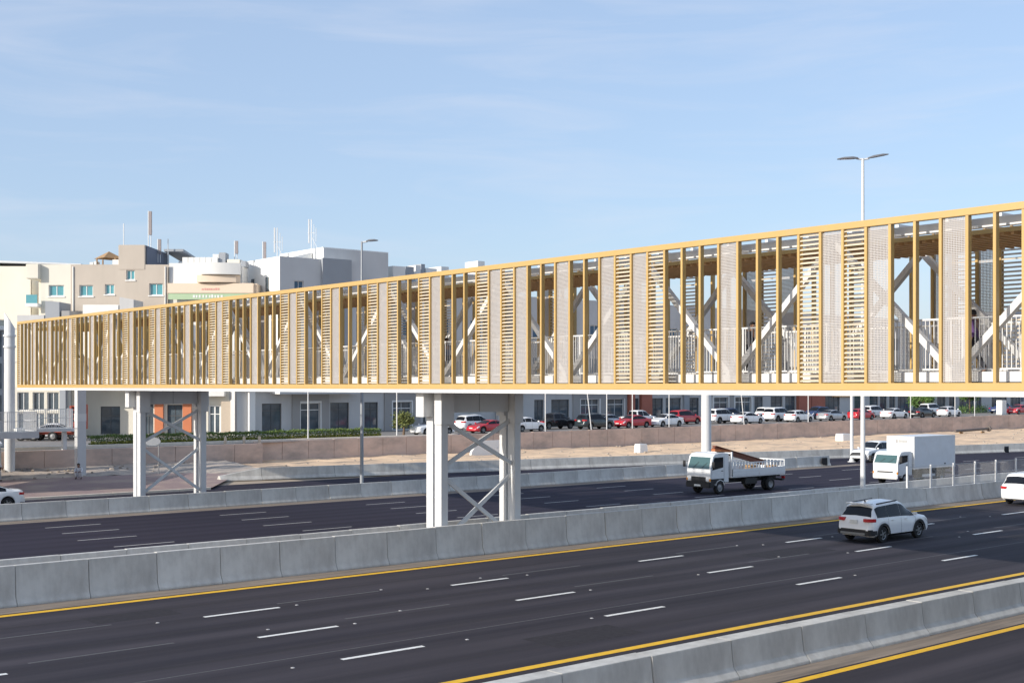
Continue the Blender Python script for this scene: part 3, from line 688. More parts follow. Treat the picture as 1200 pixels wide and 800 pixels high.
# ---- white cube; its fronts take a greyer copy of the white as shade
b3 = thing('white_block', 'white corner building with shaded grey front, behind the single lamp post', 'building', (60.1,108,0), world=True)
Z3 = 19.5
xw = x_on(345,108), x_on(356,108)
facade(b3, 60.1, 69.6, 108, 6.0, Z3, [(xw[0],xw[1],16.0,17.2), (61.2,62.4,12.4,13.8), (66,67.5,10,12)], 'plaster_white_shade')
for o in ((xw[0],xw[1],16.0,17.2), (61.2,62.4,12.4,13.8), (66,67.5,10,12)): window(b3, *o, 108, 'glass_blue', 'frame_white', fw=.06)
MB().box(60.1, 60.4, 108.003, 117, 6.0, Z3-.003).build('side_wall', 'plaster_white', b3)
for y in (110.2, 113.2): MB().box(60.02, 60.095, y, y+.55, 15.4, 17.6).build('window', 'glass_shop', b3)
MB().box(60.41, 69.58, 108.36, 117, 6.0, Z3-.3).build('core', 'plaster_white', b3)
MB().box(x_on(378,107.7), x_on(412,107.7), 107.68, 107.995, 8, H+(HY-303)*(x_on(390,107.7)*CA+107.7*SA)/FOC).build('dark_panel', 'panel_slate', b3)
MB().box(66.2, 74.2, 110, 119, 15, 21.0).build('upper_storey', 'plaster_white', b3); MB().box(66.205, 74.1, 109.9, 109.995, 15, 20.9).build('upper_front', 'plaster_white_shade', b3)
MB().prism([(60.6,Z3-.3),(66.1,Z3-.3),(66.1,20.6),(63.0,19.75)], 112, 113, 'y').build('stair_ramp', 'plaster_white', b3)
# ---- long row of shops behind the parking lot
b4 = thing('shop_row', 'long grey row of shops with framed windows and red piers behind the parked cars', 'building', (60.1,110,0), world=True)
YF = 110.0; ZT = 5.0
def fx_(px): return x_on(px, YF)
spec = [  # px0, px1, kind
 (307,330,'door'),(352,375,'wwin'),(387,409,'win'),(427,443,'door'),(460,482,'wwin'),(496,520,'win'),(548,583,'bay'),(626,637,'win'),(646,667,'door'),
 (680,702,'wwin'),(711,731,'wwin'),(741.5,748.5,'win'),(762,777,'win'),(780,798,'win'),(807,819,'door'),(836,853,'wwin'),(861,880,'wwin'),(884,894,'win'),
 (903,917,'win'),(920,932,'win'),(949,965,'red'),(967,984,'win'),(1001,1012,'win'),(1019,1029,'win'),(1031,1039,'win'),(1042,1049,'win'),(1052,1066,'win'),(1070,1082,'win'),(1086,1094,'win'),(1098,1108,'win'),(1112,1119,'win'),(1124,1141,'win'),(1144,1150,'win'),(1162,1180,'win'),(1184,1196,'win')]
go = []
for a, b, kd in spec:
    if kd == 'red': continue
    go.append((fx_(a), fx_(b), lotz(fx_(a))+.05, 5.6 if kd == 'bay' else ZT+lotz(fx_(a))-1.95, kd))
facade(b4, 56.5, 205, YF, 1.9, 6.6, go, 'plaster_grey', name='ground_floor_wall')
for a, b, c, d, kd in go:
    if kd == 'bay': window(b4, a, b, c, d, YF+.6, 'panel_slate', 'frame_dark', mull=2)
    else: window(b4, a, b, c, d, YF, 'glass_shop', 'frame_dark' if kd != 'wwin' else 'frame_white', mull=2 if b-a > 3 else 1, trans=c+2.3, surround='frame_white' if kd == 'wwin' else None, door=kd == 'door')
for a, b in ((342,351),(376.5,385),(450,458.5),(483.5,492),(671,679),(703.5,709.5),(732,734),(854.5,859.5)):
    MB().box(fx_(a), fx_(b), YF-.14, YF-.005, 1.95, 6.59).build('grey_panel', 'panel_grey', b4)
for a, b, c in ((342,385,350),(450,492,459),(671,734,680)): MB().box(fx_(a)+.01, fx_(b)-.01, YF-.13, YF-.006, ZT+.26, 6.58).build('grey_panel', 'panel_grey', b4)
for a, b in ((734.5,741),(749,761),(933,947)): MB().box(fx_(a), fx_(b), YF-.5, YF-.005, 1.95, 6.58).build('red_pier', 'brick_red', b4)
MB().box(fx_(949), fx_(965), YF-.3, YF-.005, 2.2, 6.57).build('red_panel', 'brick_red', b4)
MB().box(fx_(800), fx_(806), YF-.3, YF-.005, 2.0, 6.57).build('slate_pier', 'panel_slate', b4)
MB().box(fx_(975), fx_(998), YF-.35, YF-.005, 5.2, 6.55).build('orange_sign', 'orange_sign', b4)
for a, b in ((290,297),(498,500),(584,588)): MB().box(fx_(a), fx_(b), YF-.4, YF-.01, 1.95, 6.56).build('white_pipe', 'plaster_white', b4)
up = []
x = 71.5
while x < 198: up += [(x, x+1.7, 8.2, 10.2), (x, x+1.7, 12.2, 14.2)]; x += 4.6
facade(b4, 69.65, 205, YF+.02, 6.6, 17.2, up, 'plaster_grey', name='upper_wall')
for o in up: window(b4, *o, YF+.02, 'glass_blue', 'frame_white', fw=.08)
MB().box(69.7, 204.9, YF+.4, 128, 1.9, 17.0).build('core', 'plaster_grey', b4); MB().box(56.5,60.0,YF+.4,112,1.9,6.5).build('low_core', 'plaster_grey', b4)
MB().box(60.15,69.6,110.01,110.3,6.0,6.62).build('lintel', 'plaster_grey', b4)
MB().box(56.4, 205.1, YF-.9, YF-.006, 6.6, 6.9).build('canopy_slab', 'panel_grey', b4)
def roofbox(px0, px1, py, Y, m, dep=2.5, zb=16.9):
    x0, x1 = x_on(px0, Y), x_on(px1, Y); d = CA*(x0+x1)/2+SA*Y
    return MB().box(x0, x1, Y, Y+dep, zb, H+(HY-py)*d/FOC).build('roof_unit', m, b4)
roofbox(429,437,316,112,'plaster_white'); roofbox(437.5,460,318,113,'plaster_beige'); roofbox(460.5,475,312,111,'plaster_white'); roofbox(475.5,485,312.5,112,'panel_slate')
roofbox(487,493,311,113,'plaster_white'); roofbox(493.5,498,309.5,114,'panel_slate'); roofbox(499,512,314.5,114,'plaster_white'); roofbox(517,526,312.5,115,'plaster_white'); roofbox(560,568,306,116,'plaster_white')
# ---- a far grey block seen through the bridge at the right, and pale things at the far left
b5 = thing('grey_block', 'plain grey building seen through the right bays of the footbridge', 'building', (205.2,114,0), world=True)
MB().box(205.2, 260, 114, 135, 1.9, 16.5).build('wall', 'plaster_grey', b5); MB().box(222, 240, 120, 132, 16.5, 21.0).build('upper_storey', 'panel_slate', b5)
for x in range(208, 258, 5): MB().box(x, x+2.4, 113.93, 113.995, 4.0, 6.0).build('window', 'glass_blue', b5)
bl = thing('cream_block', 'pale cream building cut off by the left edge', 'building', (*at_depth(-45,127),0), R(-39.7))
kk = 127/FOC
facade(bl, 0, (33+45+3)*kk, 0, LZ, H+(HY-312)*kk, [(2,5,8,9.6),(2,5,12,13.6),((20+45)*kk,(31+45)*kk,3.0,5.2),((3+45)*kk,(16+45)*kk,3.0,5.2)], 'plaster_cream')
for o in ((2,5,8,9.6),(2,5,12,13.6),((20+45)*kk,(31+45)*kk,3.0,5.2),((3+45)*kk,(16+45)*kk,3.0,5.2)): window(bl, *o, 0, 'glass_shop', 'frame_white', fw=.1)
MB().box(.02, (33+45+3)*kk, .36, 8, LZ, H+(HY-313)*kk).build('core', 'plaster_cream', bl)
for z in (9.2, 12.6): MB().box(0, (33+45)*kk, -.06, -.005, z, z+.12).build('ledge', 'plaster_grey', bl)
glf = thing('showroom', 'low cream showroom with tall white framed glazing behind the stair landing', 'building', (*at_depth(10,119),0), R(-39.7))
kk = 119/FOC
facade(glf, 0, 73*kk, 0, LZ, 6.7, [(i*kk+.1, (i+15)*kk, 2.1, 4.2) for i in (9,27,44)]+[(i*kk+.1, (i+15)*kk, 4.45, 6.2) for i in (9,27,44)], 'plaster_cream')
for i in (9,27,44):
    window(glf, i*kk+.1, (i+15)*kk, 2.1, 4.2, 0, 'glass_shop', 'frame_white', fw=.1); window(glf, i*kk+.1, (i+15)*kk, 4.45, 6.2, 0, 'glass_shop', 'frame_white', fw=.08)
MB().box(.02, 73*kk, .36, 3.2, LZ, 6.6).build('core', 'plaster_cream', glf); MB().box(62*kk, 69*kk, -.5, -.01, LZ, 6.6).build('grey_pier', 'panel_slate', glf)
cn = thing('hall_roof', 'long thin grey hall roof on the skyline at far left', 'roof', (*at_depth(-60,175),0), R(-39.7))
kk = 175/FOC
MB().prism([(0,H+(HY-306)*kk),(0,H+(HY-303)*kk),(155*kk,H+(HY-309)*kk),(155*kk,H+(HY-310.5)*kk)], 0, 14, 'y').build('roof', 'steel_grey', cn)
MB().box(.5, 150*kk, 1, 13, 1.9, H+(HY-311)*kk).build('wall', 'plaster_white', cn)

# ------------------------------------------------------------------ rooftop antennas
def antenna(px, py0, py1, dep, label, kind=0, zr=None):
    x, y = at_depth(px, dep); k = dep/FOC; z0 = zr if zr is not None else H+(HY-py1)*k; z1 = H+(HY-py0)*k
    r = thing('antenna_mast', label, 'antenna', (x, y, z0), R(-39.7), group='antennas on the roofs')
    hh = z1-z0
    MB().tube([(0,0,0),(0,0,hh)], .05, 8).build('mast', 'steel_grey', r)
    if kind == 0: pass
    if kind == 1:
        MB().box(.10, .38, -.2, -.05, hh*.35, hh*.98).build('panel_antenna', 'antenna_red', r, bevel=.02); MB().tube([(.25,0,0),(.25,0,hh*.4)], .04, 6).build('stub_pole', 'steel_grey', r)
        MB().bar((-.05,0,hh*.45),(.4,0,hh*.45),.05,.05).bar((-.05,0,hh*.8),(.3,0,hh*.8),.05,.05).build('bracket', 'steel_grey', r)
    if kind == 2:
        MB().box(-.34,-.20,-.1,.1,hh*.3,hh*1.0).build('panel_antenna', 'steel_white', r, bevel=.02)
        MB().tube([(.28,0,0),(.28,0,hh*.85)], .03, 6).tube([(.5,0,hh*.35),(.5,0,hh*.75)], .03, 6).build('side_mast', 'steel_grey', r)
        MB().bar((-.4,0,hh*.6),(.4,0,hh*.6),.05,.05).bar((0,0,hh*.5),(.9,0,0),.05,.05).build('bracket', 'steel_grey', r)
    return r
antenna(145, 262, 287.2, 125, 'thin whip antenna on the beige rooftop tower')
antenna(174, 247, 287.2, 125, 'tall red and white panel antenna above the rooftop tower', 1, zr=lz(287)+.0)
antenna(185, 280, 296, 126, 'short antenna right of the red and white mast', 1, zr=lz(296)-.6)
antenna(197, 280, 297, 126, 'white dish-like antenna on the shaded roof slope', 0, zr=lz(297)-1)
antenna(275, 282, 302, 124.5, 'dark stubby antenna on the sign building', 1, zr=lz(303)-.0)
antenna(308, 283, 305, 131, 'red and grey antenna standing left on the white corner building', 1, zr=19.2)
antenna(325, 267, 303, 125.5, 'antenna with white panel and slanted stay near the white corner', 2, zr=19.2)
antenna(365, 257, 290, 133, 'tall lattice of pale panel antennas on the upper storey', 2, zr=21.0)

# ------------------------------------------------------------------ lamp posts and poles
def lamp(px, Y, zb, py_top, label, heads, pm='steel_white', k=1.):
    X = x_on(px, Y); d = CA*X+SA*Y; zt = H+(HY-py_top)*d/FOC; hh = zt-zb
    r = thing('lamp_post', label, 'lamp post', (X, Y, zb))
    MB().tube([(0,0,0),(0,0,1.2),(0,0,hh)], [.20*k,.19*k,.10*k], 14).build('pole', pm, r, smooth=True)
    MB().lathe([(.19,0),(.36,0),(.36,.05),(.22,.09),(.19,.3)], (0,0,0), seg=14).build('base_flange', 'steel_grey', r)
    for s, tilt in heads:
        ln = 1.15 if k > .7 else .75
        u = Vector((SA, -CA, 0)) if abs(s) == 2 else Vector((0, 1, 0)); u = u*(1 if s > 0 else -1)
        MB().tube([(0,0,hh-.05), tuple(u*.35+Vector((0,0,hh+.0)))], .05, 8).build('arm', 'steel_grey', r)
        hd = MB(); hm_ = 'lamp_head'; a = u*.28+Vector((0,0,hh)); b = u*(.28+ln)+Vector((0,0,hh+tilt))
        sd = u.cross(Vector((0,0,1))).normalized()
        for p, w_, t in ((a,.09,.06),(a.lerp(b,.25),.2,.11),(a.lerp(b,.7),.21,.10),(b,.10,.04)):
            hd.v += [tuple(p-sd*w_), tuple(p+sd*w_), tuple(p+sd*w_*.7+Vector((0,0,t))), tuple(p-sd*w_*.7+Vector((0,0,t)))]
        for i in range(3):
            for j in range(4): hd.f.append((i*4+j, i*4+(j+1)%4, (i+1)*4+(j+1)%4, (i+1)*4+j))
        hd.f += [(0,1,2,3), (12,13,14,15)]
        h_ = hd.build('lamp_head', 'lamp_head', r, bevel=.01)
        le = MB(); p0, p1 = a.lerp(b,.3), a.lerp(b,.85); dz = Vector((0,0,-.012)); le.quad(p0-sd*.15+dz, p1-sd*.13+dz, p1+sd*.13+dz, p0+sd*.15+dz); put('lens', le.mesh('lens', 'lamp_clear'), h_)
    return r
lamp(1011, 40.75, .16, 186, 'tall white lamp post with two lamp heads in the median', [(2,.22),(-2,-.05)], 'steel_white', .75)
lamp(424, 66.0, 0, 283, 'grey lamp post with a single lamp head, left of centre behind the footbridge', [(2,.05)], 'panel_slate', .6)
lamp(998, 66.0, 0, 300, 'thin lamp post at the end of the far barrier, seen under the footbridge', [(2,.1)], 'steel_white', .8)
gp = thing('gantry_column', 'thick round white sign gantry column behind the flatbed truck', 'column', (x_on(827.5,69.5),69.5,0))
MB().tube([(0,0,0),(0,0,5.0),(-.06,-.04,5.8),(0,0,6.6),(0,0,7.4)], [.43,.42,.40,.38,.38], 20).build('shaft', 'steel_white', gp, smooth=True)
MB().lathe([(.42,0),(.7,0),(.7,.06),(.45,.1)], (0,0,0), seg=20).build('base_flange', 'steel_grey', gp)
MB().lathe([(.36,0),(.46,.0),(.46,.08),(0,.1)], (0,0,7.4), seg=20).build('cap', 'steel_grey', gp)
# thin white poles along the wall top
names = {639:'left of the dark pickup', 693:'leaning, beside the dark teal car', 711:'right of the dark teal car', 741:'in front of the red sedan', 784:'in front of the white sedan', 872:'leaning, among the white cars left of the red piers',
         947:'at the red pier of the shops', 1067:'beside the black sedan', 1119:'left of the second small tree', 1142:'right of the second small tree', 465:'in front of the yellowish bush', 361:'over the left hedge'}
for px, w_ in names.items():
    Y = 95.9; X = x_on(px, Y); r = thing('thin_pole', 'thin white pole '+w_, 'pole', (X, Y, lotz(X)), group='thin poles along the wall')
    lean = -1.0 if px in (693, 872) else 0
    MB().tube([(0,0,0),(lean,0,6.6)], [.055,.045], 8).build('shaft', 'steel_white', r, smooth=True); MB().lathe([(.05,0),(.13,0),(.13,.03),(.05,.05)], seg=10).build('base', 'steel_grey', r)

# ------------------------------------------------------------------ odds and ends on the sand
def blk(px, Y, w_, d_, hh, label, name='concrete_block', m='frame_white', taper=.06):
    X = x_on(px, Y); r = thing(name, label, 'block', (X, Y, .2), R(rnd.uniform(-4,4)))
    mb = MB(); a, b = w_/2, d_/2
    mb.v = [(-a,-b,-.3),(a,-b,-.3),(a,b,-.3),(-a,b,-.3),(-a+taper,-b+taper,hh),(a-taper,-b+taper,hh),(a-taper,b-taper,hh),(-a+taper,b-taper,hh)]
    mb.f = [(0,3,2,1),(4,5,6,7),(0,1,5,4),(1,2,6,5),(2,3,7,6),(3,0,4,7)]
    mb.build('body', m, r, bevel=.04); MB().tube([(-.12,0,hh-.02),(-.12,0,hh+.1),(.12,0,hh+.1),(.12,0,hh-.02)], .02, 6).build('lifting_loop', 'steel_dark', r)
blk(751, 86.5, 1.15, .9, .85, 'white concrete block on the sand, left of the gantry column')
blk(988, 88, 1.6, 1.2, .95, 'white concrete block on the sand behind the thin lamp post')
X = x_on(570, 91.5); r = thing('white_slab', 'big pale slab leaning on the brown wall behind the median pier', 'slab', (X, 91.5, .15))
MB().prism([(-2.0,0),(2.2,0),(2.2,1.5),(-1.1,1.5),(-1.9,.5)], -.2, .1, 'y').build('panel', 'frame_white', r, bevel=.02); MB().box(1.1,1.3,-.215,-.2,.7,.9).build('fixing', 'steel_grey', r); MB().bar((0,.1,1.1),(0,.9,.1),.12,.12).build('prop', 'steel_dark', r)
X = x_on(1140, 90.5); r = thing('drain_pipe', 'dark pipe with flanged end lying on the sand near the right edge', 'pipe', (X, 90.5, .75))
MB().tube([(-4.5,0,-.05),(4.2,0,.1)], .17, 12).build('pipe', 'pipe_dark', r, smooth=True); MB().tube([(4.0,0,.1),(4.25,0,.1)], .38, 14).build('flange', 'pipe_dark', r)
for x in (-3,2.5): MB().box(x-.1,x+.1,-.25,.25,-.75,-.2).build('support', 'wood', r)
X, Y = at_depth(186, 94); r = thing('road_sign', 'small sign with oval grey back on a pole behind the far pier', 'sign', (X, Y, .1), R(-39.7))
MB().tube([(0,0,0),(0,0,2.75)], .045, 8).build('pole', 'steel_dark', r)
MB().prism([(.62*math.cos(t)-.45,.32*math.sin(t)+2.5) for t in [2*math.pi*i/20 for i in range(20)]], -.07, -.045, 'y').build('plate', 'panel_slate', r)
MB().bar((-.5,-.03,2.5),(.05,-.03,2.5),.03,.04).build('bracket', 'steel_dark', r)
for px in (268, 290, 308):
    X = x_on(px, 94.0); 
    r = thing('bollard', 'short tan bollard on the wall top, %s' % {268:'leftmost of three below the cream door',290:'middle one of three below the hedge',308:'rightmost of three at the wall corner'}[px], 'bollard', (X, 94.6, 1.95), group='bollards on the wall top')
    MB().lathe([(.12,0),(.12,.5),(.09,.58),(0,.6)], seg=12).build('post', 'panel_tan', r, smooth=True)

# ------------------------------------------------------------------ plants
def leaves(n, sampler, size, seed):
    q = random.Random(seed); mb = MB()
    for _ in range(n):
        p = Vector(sampler(q)); a = Vector((q.uniform(-1,1),q.uniform(-1,1),q.uniform(-.6,1))).normalized(); b = a.cross(Vector((q.uniform(-1,1),q.uniform(-1,1),q.uniform(-1,1)))).normalized()
        s = size*q.uniform(.6,1.3); a *= s; b *= s*.5
        mb.quad(p-a*.5, p+b*.5, p+a*.6, p-b*.5)
    return mb
X0_, X1_ = x_on(104, 97.2), x_on(443, 97.2); n = 11; step = (X1_-X0_)/n
hedge = thing('hedge', 'long clipped green hedge along the wall top at the left', 'hedge', (X0_, 97.2, 2.0))
for i in range(n):
    xm = (i+.5)*step; hw = step/2
    def smp(q):
        t = q.random(); x, y, z = q.uniform(-hw,hw), q.uniform(-.5,.5), q.uniform(.05,.82)
        if t < .45: z = .78+q.gauss(0,.05)+.05*math.sin(x*2+i)
        elif t < .85: y = -.48+q.gauss(0,.05)
        return (x+xm, y, z)
    leaves(1500, smp, .15, 100+i).build('foliage', 'hedge_leaf', hedge); leaves(900, lambda q: (q.uniform(-hw,hw)+xm, -.5+q.gauss(0,.05), q.uniform(.0,.36)), .15, 300+i).build('lower_foliage', 'hedge_leaf_light', hedge)
    st = MB()
    for x in (-hw*.7,-hw*.2,hw*.3,hw*.75): st.tube([(x+xm,0,0),(x+xm+.05,.05,.6)], [.03,.015], 5)
    st.build('stems', 'bark', hedge)
def tree(px, Y, hh, rad, label, m, n, seed, name='tree'):
    X = x_on(px, Y); q = random.Random(seed); z0 = lotz(X)-.02; r = thing(name, label, 'tree', (X, Y, z0))
    th = hh-rad*1.1
    MB().tube([(0,0,0),(.05,0,th*.5),(0,.05,th),(.1,0,hh-rad*.4)], [.14,.10,.08,.03], 8).build('trunk', 'bark', r, smooth=True)
    cl = []
    for i in range(14):
        a = q.uniform(0,6.28); e = q.uniform(-.5,1); c = Vector((math.cos(a)*math.cos(e), math.sin(a)*math.cos(e), math.sin(e)*.8))*rad*q.uniform(.45,.95)+Vector((0,0,hh-rad)); cl.append((c, rad*q.uniform(.22,.42)))
        MB().tube([(0,0,th*.9), tuple(c)], [.045,.012], 5).build('branch', 'bark', r)
    def smp(q):
        c, s = q.choice(cl); return (c.x+q.gauss(0,s*.55), c.y+q.gauss(0,s*.55), c.z+q.gauss(0,s*.5))
    leaves(n, smp, .22, seed).build('crown', m, r)
    return r
tree(1078, 105, 4.0, 2.1, 'small round green tree behind the black sedan', 'tree_leaf', 5200, 1)
tree(1136, 106, 4.6, 1.7, 'small green tree between two white poles at the right', 'tree_leaf', 4000, 2)
tree(473, 98.5, 2.5, 1.1, 'yellowish bushy small tree at the right end of the hedge', 'bush_leaf', 1500, 3)
for i, px in enumerate((1128, 1142, 1152)):
    X = x_on(px, 106.5); r = thing('shrub', 'low dark green shrub in front of the right shops, %s' % ('leftmost','middle one','rightmost')[i], 'shrub', (X, 106.5, lotz(X)), group='shrubs at the right shops')
    leaves(500, lambda q: (q.gauss(0,.6), q.gauss(0,.5), abs(q.gauss(.55,.35))), .2, 50+i).build('foliage', 'tree_leaf', r); MB().tube([(0,0,0),(0,0,.6)], [.05,.02], 6).build('stem', 'bark', r)

# ------------------------------------------------------------------ cars
def lerp_tab(tab, x):
    if x <= tab[0][0]: return tab[0][1]
    for (a, b), (c, d) in zip(tab, tab[1:]):
        if x <= c: return b+(d-b)*(x-a)/(c-a) if c > a else d
    return tab[-1][1]
def smooth_tab(tab, x, r=.05): return sum(lerp_tab(tab, x+r*k) for k in (-1,-.5,0,.5,1))/5
CARS = {
 # top: centre line (x,z) rear -> front ; belt: shoulder line ; w: half width in plan
 'suv':   dict(L=4.62, W=.92, top=[(-2.31,.55),(-2.28,.80),(-2.19,1.02),(-2.10,1.10),(-1.80,1.60),(-1.55,1.68),(-.2,1.76),(.25,1.70),(1.12,1.13),(1.3,1.09),(2.05,.98),(2.22,.82),(2.31,.55)], belt=[(-2.31,.55),(-2.15,1.00),(-1.9,1.06),(1.15,1.02),(1.9,.92),(2.31,.55)], wh=[-1.38,1.36], wr=.36, zb=.27, wins=[(-1.80,-.98),(-.965,-.02),(.0,.98)], ws=(.34,1.06), rw=(-2.07,-1.84)),
 'suv_big':dict(L=4.95, W=.97, top=[(-2.47,.55),(-2.44,.85),(-2.36,1.08),(-2.28,1.16),(-2.05,1.66),(-1.8,1.80),(-.2,1.86),(.2,1.80),(1.05,1.22),(1.25,1.17),(2.15,1.08),(2.38,.90),(2.47,.55)], belt=[(-2.47,.55),(-2.3,1.08),(-2.0,1.13),(1.1,1.12),(2.1,1.0),(2.47,.55)], wh=[-1.45,1.45], wr=.39, zb=.30, wins=[(-2.0,-1.1),(-1.08,-.08),(-.055,.92)], ws=(.28,1.0), rw=(-2.25,-2.06)),
 'sedan': dict(L=4.7, W=.9, top=[(-2.35,.5),(-2.32,.85),(-2.25,1.02),(-1.65,1.08),(-.85,1.40),(-.3,1.46),(.25,1.42),(1.15,1.0),(1.3,.96),(2.1,.84),(2.28,.7),(2.35,.45)], belt=[(-2.35,.5),(-2.2,.96),(-1.5,.98),(1.1,.94),(2.0,.78),(2.35,.45)], wh=[-1.38,1.40], wr=.33, zb=.2, wins=[(-1.3,-.92),(-.9,-.02),(.005,.95)], ws=(.34,1.08), rw=(-1.55,-.92)),
 'coupe': dict(L=4.5, W=.92, top=[(-2.25,.5),(-2.22,.85),(-2.1,.98),(-1.75,1.02),(-.7,1.30),(-.2,1.33),(.2,1.28),(1.05,.93),(1.2,.9),(2.0,.75),(2.2,.6),(2.25,.4)], belt=[(-2.25,.5),(-2.1,.92),(-1.5,.92),(1.0,.88),(2.0,.70),(2.25,.4)], wh=[-1.32,1.35], wr=.34, zb=.17, wins=[(-1.0,-.4),(-.35,.7)], ws=(.28,.98), rw=(-1.6,-.8)),
 'hatch': dict(L=4.2, W=.88, top=[(-2.1,.5),(-2.07,.85),(-2.0,1.02),(-1.5,1.42),(-.3,1.52),(.2,1.47),(1.05,1.03),(1.2,1.0),(1.9,.88),(2.05,.72),(2.1,.45)], belt=[(-2.1,.5),(-2.0,.98),(-1.7,1.0),(1.0,.97),(1.8,.82),(2.1,.45)], wh=[-1.28,1.28], wr=.32, zb=.2, wins=[(-1.45,-.85),(-.8,0),(.06,.8)], ws=(.28,.98), rw=(-1.95,-1.55)),
 'pickup':dict(L=5.2, W=.92, top=[(-2.6,.6),(-2.58,.98),(-2.5,1.02),(-.95,1.04),(-.88,1.10),(-.75,1.68),(-.5,1.76),(.3,1.78),(.7,1.70),(1.4,1.16),(1.55,1.12),(2.35,1.02),(2.52,.86),(2.6,.5)], belt=[(-2.6,.6),(-2.5,.99),(-1,1.0),(-.8,1.08),(1.4,1.06),(2.3,.95),(2.6,.5)], wh=[-1.6,1.55], wr=.38, zb=.32, wins=[(-.68,.1),(.16,1.15)], ws=(.78,1.34), rw=(-.86,-.76)),
}
PROTO = {}
def car_proto(kind):
    if kind in PROTO: return PROTO[kind]
    c = CARS[kind]; Lh = c['L']/2; W = c['W']; AR = c['wr']+.055
    def half(x):
        zb = c['zb']
        e = min(1, max(0, (Lh-abs(x))/.35)); plan = W*(.80+.20*math.sin(e*math.pi/2))
        top = smooth_tab(c['top'], x, .03); belt = min(smooth_tab(c['belt'], x, .06), top-.015)
        zb = zb+(.10 if abs(x) > Lh-.3 else 0)
        for xw in c['wh']:
            if abs(x-xw) < AR: zb = max(zb, c['wr']+math.sqrt(AR*AR-(x-xw)**2)-.01)
        rise = max(0., top-belt); cab = min(1, rise/.35)
        wr = plan*(.93-.20*cab)
        zr = top-.05*cab-.01
        bl = max(belt, zb+.06)
        return [(0,zb),(plan*.86,zb),(plan*.985,zb+.10*(bl-zb)+.01),(plan,zb+.5*(bl-zb)),(plan*.965,bl),(wr,max(zr,bl+.004)),(wr*.80,max(top-.012*cab,bl+.008)),(0,max(top+.02,bl+.012))]
    def P(x, a):     # a: 0 top centre, +-7 bottom centre
        h = half(x); s = 1 if a >= 0 else -1; i = 7-abs(a); k = min(6, int(i)); f = i-k
        return Vector((x, s*(h[k][0]*(1-f)+h[k+1][0]*f), h[k][1]*(1-f)+h[k+1][1]*f))
    xs = [(-Lh+.002)+(2*Lh-.004)*i/66 for i in range(67)]
    for xw in c['wh']: xs += [xw-AR-.004, xw-AR+.004, xw+AR-.004, xw+AR+.004]
    for x, z in c['top']: xs.append(max(-Lh+.002, min(Lh-.002, x)))
    xs = sorted(set(round(x, 4) for x in xs)); A = [-7,-6,-5,-4,-3,-2,-1,0,1,2,3,4,5,6]
    mb = MB()
    for x in xs: mb.v += [tuple(P(x, a)) for a in A]
    n = len(A)
    for i in range(len(xs)-1):
        for j in range(n): k = (j+1) % n; mb.f.append((i*n+j, i*n+k, (i+1)*n+k, (i+1)*n+j))
    mb.f += [tuple(range(n)), tuple((len(xs)-1)*n+j for j in range(n))[::-1]]
    def patch(x0, x1, a0, a1, off=.008, nu=7, nv=4, fx0=None, fx1=None):
        m = MB()
        for i in range(nu+1):
            for j in range(nv+1):
                a = a0+(a1-a0)*j/nv; x = x0+(x1-x0)*i/nu; e = .004
                du = P(x+e, a)-P(x-e, a); dv = P(x, a+.02)-P(x, a-.02); nn = du.cross(dv)
                if nn.length < 1e-9: nn = Vector((0, 1 if a > 0 else -1, 0))
                nn.normalize(); p = P(x, a)
                if nn.dot(p-Vector((x*.6,0,.75))) < 0: nn = -nn
                m.v.append(tuple(p+nn*off))
        for i in range(nu):
            for j in range(nv): b = i*(nv+1)+j; m.f.append((b, b+nv+1, b+nv+2, b+1))
        return m
    parts = [('body', mb.mesh('body', 'paint_white', smooth=True, angle=38), 'paint')]
    def add(nm, m, mt, **k): parts.append((nm, m.mesh(nm, mt, smooth=True, **k), None))
    for a, b in c['wins']:
        for s in (1, -1): add('side_window', patch(a, b, s*2.93, s*2.12), 'glass_car')
    add('windscreen', patch(*c['ws'], -1.85, 1.85, nv=8), 'glass_car'); add('rear_window', patch(*c['rw'], -1.85, 1.85, nv=8), 'glass_car')
    zt = -Lh
    for s in (1, -1):
        z = {'pickup':.82,'sedan':.84,'coupe':.80,'hatch':.92}.get(kind, 1.0); tl = MB().prism([(-Lh-.005,s*W*.55),(-Lh+.03,s*W*.80),(-Lh+.14,s*W*.94),(-Lh+.36,s*(W+.008)),(-Lh+.36,s*W*.9),(-Lh+.16,s*W*.5)], z-.07, z+.07, 'z'); parts.append(('tail_light', tl.mesh('tail_light', 'lamp_red', bevel=.01), None)); add('headlight', patch(Lh-.42, Lh-.12, s*3.45, s*2.75, .010), 'lamp_clear')
    for s in (1, -1):
        xm = c['ws'][1]-.12; zm = lerp_tab(c['belt'], xm)+.10
        m = MB().box(xm-.06, xm+.05, s*(W-.04), s*(W+.15), zm-.05, zm+.07); parts.append(('mirror', m.mesh('mirror', 'paint_white', bevel=.025), 'paint'))
        for dx in [w_[0]-.035 for w_ in c['wins'][1:]]+[c['wins'][-1][1]+.08]: add('door_seam', patch(dx-.006, dx+.006, s*5.0, s*3.05, .003, nu=1), 'plastic_black')
    for s in (1, -1): add('sill', patch(c['wh'][0]+AR+.02, c['wh'][1]-AR-.02, s*6.0, s*5.0, .012), 'plastic_black')
    add('front_bumper', patch(Lh-.10, Lh-.008, -5.5, 5.5, .012, nu=3, nv=14), 'plastic_black') if 'suv' in kind else None
